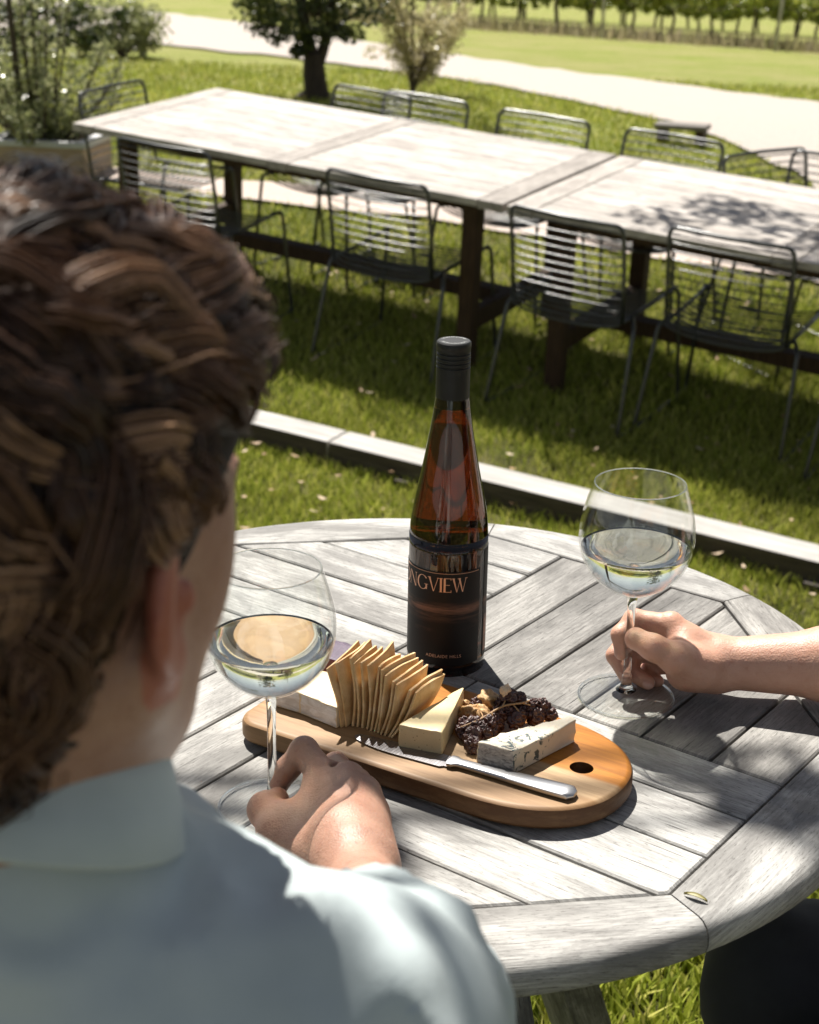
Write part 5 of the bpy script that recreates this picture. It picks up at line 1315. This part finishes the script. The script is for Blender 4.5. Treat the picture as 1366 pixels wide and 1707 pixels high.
# ---------------------------------------------------------------- person at the right (only the arm, hand and legs enter the picture)
def woman():
    root = empty('person', (.80, 1.22, 0)); tag(root, 'person at the right edge, bare forearm on the table, hand around a glass stem', 'person')
    A = lambda px, py, Y: aty(px, py, Y)
    W = A(1205, 1106, 1.352); EL = Vector((.520, 1.325, .792)); SH = Vector((.70, 1.36, 1.02)); parts = []
    F = Field((.165, 1.24, .735), (.60, 1.44, .90), .00135); k = .012
    F.cone(W, W.lerp(EL, .45), .0235, .0325, .01); F.cone(W.lerp(EL, .45), EL, .0325, .036, .02)
    mcp = {'i': A(1119, 1044, 1.368), 'm': A(1124, 1062, 1.382), 'r': A(1128, 1084, 1.386), 'p': A(1133, 1106, 1.380)}
    for q, r0, r1 in (('i', .018, .0118), ('m', .018, .0118), ('r', .018, .0112), ('p', .017, .0105)): F.cone(W+(mcp[q]-W)*.1, mcp[q], r0, r1, .012)
    F.chain([mcp['i'], A(1058, 1033, 1.377), A(1035, 1058, 1.366), A(1037, 1089, 1.358)], [.0112, .0098, .0085, .0068], .004)
    F.chain([mcp['m'], A(1048, 1062, 1.388), A(1026, 1093, 1.375), A(1044, 1129, 1.362)], [.0112, .0096, .0084, .0066], .003)
    F.chain([mcp['r'], A(1056, 1090, 1.392), A(1052, 1120, 1.378), A(1080, 1138, 1.366)], [.0108, .0090, .0080, .0072], .003)
    F.chain([mcp['p'], A(1084, 1112, 1.396), A(1076, 1128, 1.386), A(1097, 1136, 1.378)], [.0098, .0080, .0072, .0062], .003)
    th = [A(1172, 1112, 1.335), A(1129, 1098, 1.323), A(1089, 1079, 1.322), A(1061, 1065, 1.332)]
    F.chain(th, [.0185, .0142, .0110, .0092], .008); F.ell(th[3], (.0098, .0098, .0098), None, .004)
    F.ell(th[1]+Vector((.001, -.004, .002)), (.0125, .0115, .0115), None, .005); F.ell(mcp['i']+Vector((0, 0, .004)), (.0105, .0105, .0100), None, .004)
    F.cone(A(1150, 1112, 1.34), A(1140, 1078, 1.352), .020, .016, .014); F.cone(A(1142, 1120, 1.350), A(1190, 1118, 1.348), .0165, .020, .012)
    parts.append(F.mesh(1))
    F = Field((.45, .85, .52), (1.0, 1.56, 1.46), .0055); f, r, u = axes(R(-80), R(-14)); H = Vector((.74, 1.20, 1.24)); head_sdf(F, H, f, r, u)
    nb_ = H-u*.16+Vector((.03, 0, 0)); F.cone(H-u*.05-f*.02, nb_, .048, .055, .03); F.cone(nb_, nb_+Vector((.02, 0, -.25)), .06, .1, .05)
    SH2 = Vector((.76, 1.02, 1.02)); F.cone(nb_-Vector((0, 0, .03)), SH, .04, .042, .04); F.cone(nb_-Vector((0, 0, .03)), SH2, .04, .042, .04); F.cone(SH, EL, .042, .034, .02); E2_ = Vector((.80, .95, .74)); F.cone(SH2, E2_, .042, .034, .02); F.cone(E2_, Vector((.62, 1.02, .58)), .034, .025, .02)
    F.ell(Vector((.59, 1.03, .57)), (.045, .035, .02), None, .01)
    parts.append(F.mesh(1)); nb = sum(len(q) for v, q in parts)
    tocam = Vector((-.1, -.85, .52))
    parts.append(nail(th[3]+Vector((-.0030, -.0088, .0048)), th[3]-th[2], (-.35, -.85, .45), .0056, .0068))
    ti = A(1037, 1089, 1.358); parts.append(nail(ti+Vector((-.0070, -.0016, .002)), (0.05, -.2, -1), (-.95, -.3, .1), .0042, .0050))
    tm = A(1044, 1129, 1.362); parts.append(nail(tm+Vector((-.0062, -.0032, .002)), (.3, -.2, -1), (-.85, -.45, .1), .0042, .0052))
    tr = A(1080, 1138, 1.366); parts.append(nail(tr+Vector((-.0008, -.0082, .0016)), (1, -.1, -.35), (0, -1, .3), .0042, .0050))
    V, Q = join_np(parts); mi = np.zeros(len(Q), int); mi[nb:] = 1
    np_mesh('body', V, Q, [M['skin_f'], M['nail']], root, mi=mi)
    F = Field((.50, .80, .40), (1.0, 1.56, 1.16), .009); T = nb_+Vector((.02, 0, -.10)); P2 = Vector((.86, 1.18, .52))
    F.cone(T, P2, .115, .145, .08); F.cone(nb_-Vector((0, 0, .05)), SH-Vector((0, 0, .01)), .055, .057, .04); F.cone(nb_-Vector((0, 0, .05)), SH2-Vector((0, 0, .01)), .055, .057, .04)
    F.cone(SH, SH.lerp(EL, .45), .060, .052, .02); F.cone(SH2, SH2.lerp(E2_, .5), .060, .052, .02); fab('short_sleeved_top', F, M['top'], root, .006, 3.0)
    F = Field((.22, .84, -.01), (1.05, 1.46, .70), .009)
    for s, kn, an in ((1, Vector((.350, 1.215, .52)), Vector((.37, 1.23, .08))), (-1, Vector((.385, 1.04, .535)), Vector((.43, 1.02, .08)))):
        hp = P2+Vector((0, s*.09, -.02)); F.cone(hp, kn, .098, .070, .05); F.cone(kn, an, .068, .052, .03)
    F.cone(P2-Vector((0, .05, 0)), P2+Vector((0, .05, 0)), .14, .14, .05); fab('trousers', F, M['trouser'], root, .006, 8.0)
    for an in (Vector((.37, 1.23, 0)), Vector((.43, 1.02, 0))):
        F2 = Field(an+Vector((-.22, -.06, 0)), an+Vector((.1, .06, .12)), .006); F2.cone(an+Vector((.02, 0, .04)), an+Vector((-.13, 0, .032)), .036, .030, .02); F2.cone(an+Vector((.02, 0, .04)), an+Vector((.0, 0, .09)), .036, .038, .02)
        v, qf = F2.mesh(1); v[:, 2] = np.maximum(v[:, 2], .004); np_mesh('shoe', v, qf, simple('black_leather', (.02, .02, .02), .4), root)
    F = Field((.56, 1.02, .98), (.94, 1.40, 1.44), .006); Mx = np.array([list(r), list(f), list(u)]).T; E = lambda a, b, c, rad, k=.02, sub=False: F.ell(tuple(H+r*a+f*b+u*c), rad, Mx, k, sub)
    E(0, -.016, .034, (.086, .106, .092)); E(0, -.06, -.06, (.075, .05, .12)); E(0, .09, -.03, (.075, .06, .09), .01, True); v, q = F.mesh(1); v = v+np.array([[.0035*noise.noise(Vector((p[0]*30, p[1]*30, p[2]*9)))*(1, 1, .3)[k] for k in range(3)] for p in v]); np_mesh('hair', v, q, M['hair_f'], root)
    return root
for _ch in woman().children_recursive:
    if _ch.parent.type == 'EMPTY': _ch.matrix_parent_inverse = Matrix.Translation((-.80, -1.22, 0))
# ---------------------------------------------------------------- garden chairs the two sit on
def garden_chair():
    root = empty('garden_chair'); W = .27; rnd = lambda mb, lo, hi, b=.004: mb.box(lo, hi, b=b, col=.6, uvdir=(0, 1, 2))
    mb = MB(); 
    for k in range(8): rnd(mb, (-W+.03, -.24+k*.06, .405), (W-.03, -.24+k*.06+.052, .425))
    mb.build('seat', M['teak'], root, smooth=False)
    for sx in (-1, 1):
        for (y, h) in ((-.26, .60), (.22, .60)):
            mb = MB(); mb.box((sx*W-.022, y, 0), (sx*W+.022, y+.045, h), b=.005, col=.5, uvdir=(2, 0, 1)); mb.build('leg', M['teak'], root, smooth=False)
        V = []; F_ = []; n = 20
        for i in range(n+1):
            t = i/n; y = -.28+.60*t; z = .622+.012*math.sin(t*PI)-(.030*max(0, (t-.8)/.2)**2); w = .026+.010*math.sin(t*PI)+.006*sm((t-.7)*4); w *= math.sqrt(max(.08, 1-max(0, (t-.93)/.075)**2))
            for (a, b) in ((-1, -.4), (-1, .5), (-.6, 1), (.6, 1), (1, .5), (1, -.4), (.6, -1), (-.6, -1)): V.append((sx*W+a*w, y, z+b*.012))
        for i in range(n):
            for k in range(8): F_.append([i*8+k, (i+1)*8+k, (i+1)*8+(k+1) % 8, i*8+(k+1) % 8])
        F_ += [list(range(8))[::-1], [n*8+k for k in range(8)]]
        MB().add(V, F_, 0, [[(V[q][1], V[q][0]+V[q][2]) for q in f] for f in F_], .6).build('armrest', M['teak'], root, weld=True, auto=40)
    mb = MB(); m = Matrix.Translation((0, -.26, .42)) @ Matrix.Rotation(R(12), 4, 'X')
    for k in range(7): mb.box((-W+.04+k*.072, -.012, .0), (-W+.04+k*.072+.05, .008, .44), M=m, b=.003, col=.6, uvdir=(2, 0, 1))
    mb.box((-W, -.02, .442), (W, .016, .50), M=m, b=.006, col=.6, uvdir=(0, 2, 1)); mb.build('backrest', M['teak'], root, smooth=False)
    return root
gc = garden_chair(); gc.location = (-.20, .33, 0); tag(gc, 'weathered slatted garden armchair under the man in the pale shirt', 'garden chair', 'garden chairs at the round table')
g2 = copy_tree(gc); g2.location = (.80, 1.19, 0); g2.rotation_euler = (0, 0, R(90)); g2['label'] = 'weathered garden armchair under the person at the right edge, its armrest tucked under the table'
# ================================================================ OVERHEAD BRANCHES (outside the frame, dappling the sitters)
SUNV = Vector((-.19, .62, 1.0))       # towards the sun
def shade_tree(bx, by, label, targets, nrandom, nleaf, spread):
    gz = ground(bx, by); root = empty('shade_tree', (bx, by, gz)); tag(root, label, 'tree')
    cs = [(random.gauss(spread[0], .7), random.gauss(spread[1], .7), random.uniform(3.0, 4.6), random.uniform(.15, .3)) for _ in range(nrandom)]
    br = [([(0, 0, -.1), (.05, 0, 1.2), (.1, -.1, 2.6)], .14, .09), ([(.1, -.1, 2.5), (-.3, .4, 3.4), (-.5, .8, 4.3)], .07, .02), ([(.1, -.1, 2.5), (.4, .3, 3.6), (.8, .4, 4.4)], .06, .02)]
    for p, h, r in targets:
        t = (h-p[2])/SUNV.z; q = (p[0]+SUNV.x*t-bx, p[1]+SUNV.y*t-by, h-gz); cs.append((*q, r)); br.append(([(.1, -.1, 2.4), (q[0]*.5+.05, q[1]*.5, q[2]*.5+1.5), q], .028, .005))
    branch_tree(root, (0, 0, 0), br, M['bark']); leaves('crown', cs, nleaf, .034, M['leaf_tree'], root)
shade_tree(-2.9, 2.6, 'leafy shade tree left of the round table, its branches over the seated man', SHP, 24, 1900, (-.3, .3))
shade_tree(2.9, 6.9, 'leafy shade tree right of the long tables, dappling the lawn with shadow', [((p.x, p.y, p.z), h, r) for p, h, r in [(hit(*q), 2.9+.25*(i % 3), rr) for i, (q, rr) in enumerate(SHL)]]+[((lawn_at(*q, .74)), 3.1, .26) for q in SHT], 7, 1500, (1.6, .3))
# ================================================================ LIGHT, SKY, CAMERA
w = bpy.data.worlds.new('World'); S.world = w; w.use_nodes = True; nt = w.node_tree
sky = nt.nodes.new('ShaderNodeTexSky'); sky.sky_type = 'NISHITA'; sky.sun_disc = False
el = math.atan2(SUNV.z, math.hypot(SUNV.x, SUNV.y)); az = math.atan2(SUNV.x, SUNV.y)
sky.sun_elevation = el; sky.sun_rotation = az; sky.altitude = 1200; sky.air_density = .8; sky.dust_density = .3
hs = nt.nodes.new('ShaderNodeHueSaturation'); hs.inputs['Saturation'].default_value = .42; nt.links.new(sky.outputs[0], hs.inputs['Color']); nt.links.new(hs.outputs[0], nt.nodes['Background'].inputs['Color']); nt.nodes['Background'].inputs['Strength'].default_value = SKY
sl = bpy.data.lights.new('sun', 'SUN'); sl.energy = SUN; sl.angle = R(.55); sl.color = (1, .955, .88)
so = link(bpy.data.objects.new('sun', sl)); so.rotation_euler = (-SUNV).to_track_quat('-Z', 'Y').to_euler(); so.location = SUNV*5
cam = bpy.data.cameras.new('camera'); co = link(bpy.data.objects.new('camera', cam)); S.camera = co
cam.sensor_fit = 'HORIZONTAL'; cam.sensor_width = 24; cam.lens = 24*FP/1366; cam.clip_start = .02; cam.clip_end = 1000
U_ = Vector((0, math.sin(PITCH), math.cos(PITCH))); F_ = Vector((0, math.cos(PITCH), -math.sin(PITCH))); X_ = Vector((1, 0, 0))
c, s = math.cos(ROLL), math.sin(ROLL); rx = X_*c-U_*s; uy = X_*s+U_*c; bz = -F_
mw = Matrix.Identity(4)
for i in range(3): mw[i][0], mw[i][1], mw[i][2] = rx[i], uy[i], bz[i]
mw.translation = (0, 0, CAMZ); co.matrix_world = mw
cam.dof.use_dof = True; cam.dof.focus_distance = 1.42; cam.dof.aperture_fstop = FSTOP; cam.dof.aperture_blades = 9
S.render.engine = 'CYCLES'; S.render.resolution_x = 819; S.render.resolution_y = 1024
S.view_settings.view_transform = 'Standard'; S.view_settings.look = 'None'; S.view_settings.exposure = EXPO; S.view_settings.gamma = 1
S.cycles.max_bounces = 12; S.cycles.transmission_bounces = 12; S.cycles.transparent_max_bounces = 16; S.cycles.caustics_refractive = True; S.cycles.caustics_reflective = False; S.cycles.sample_clamp_indirect = 6
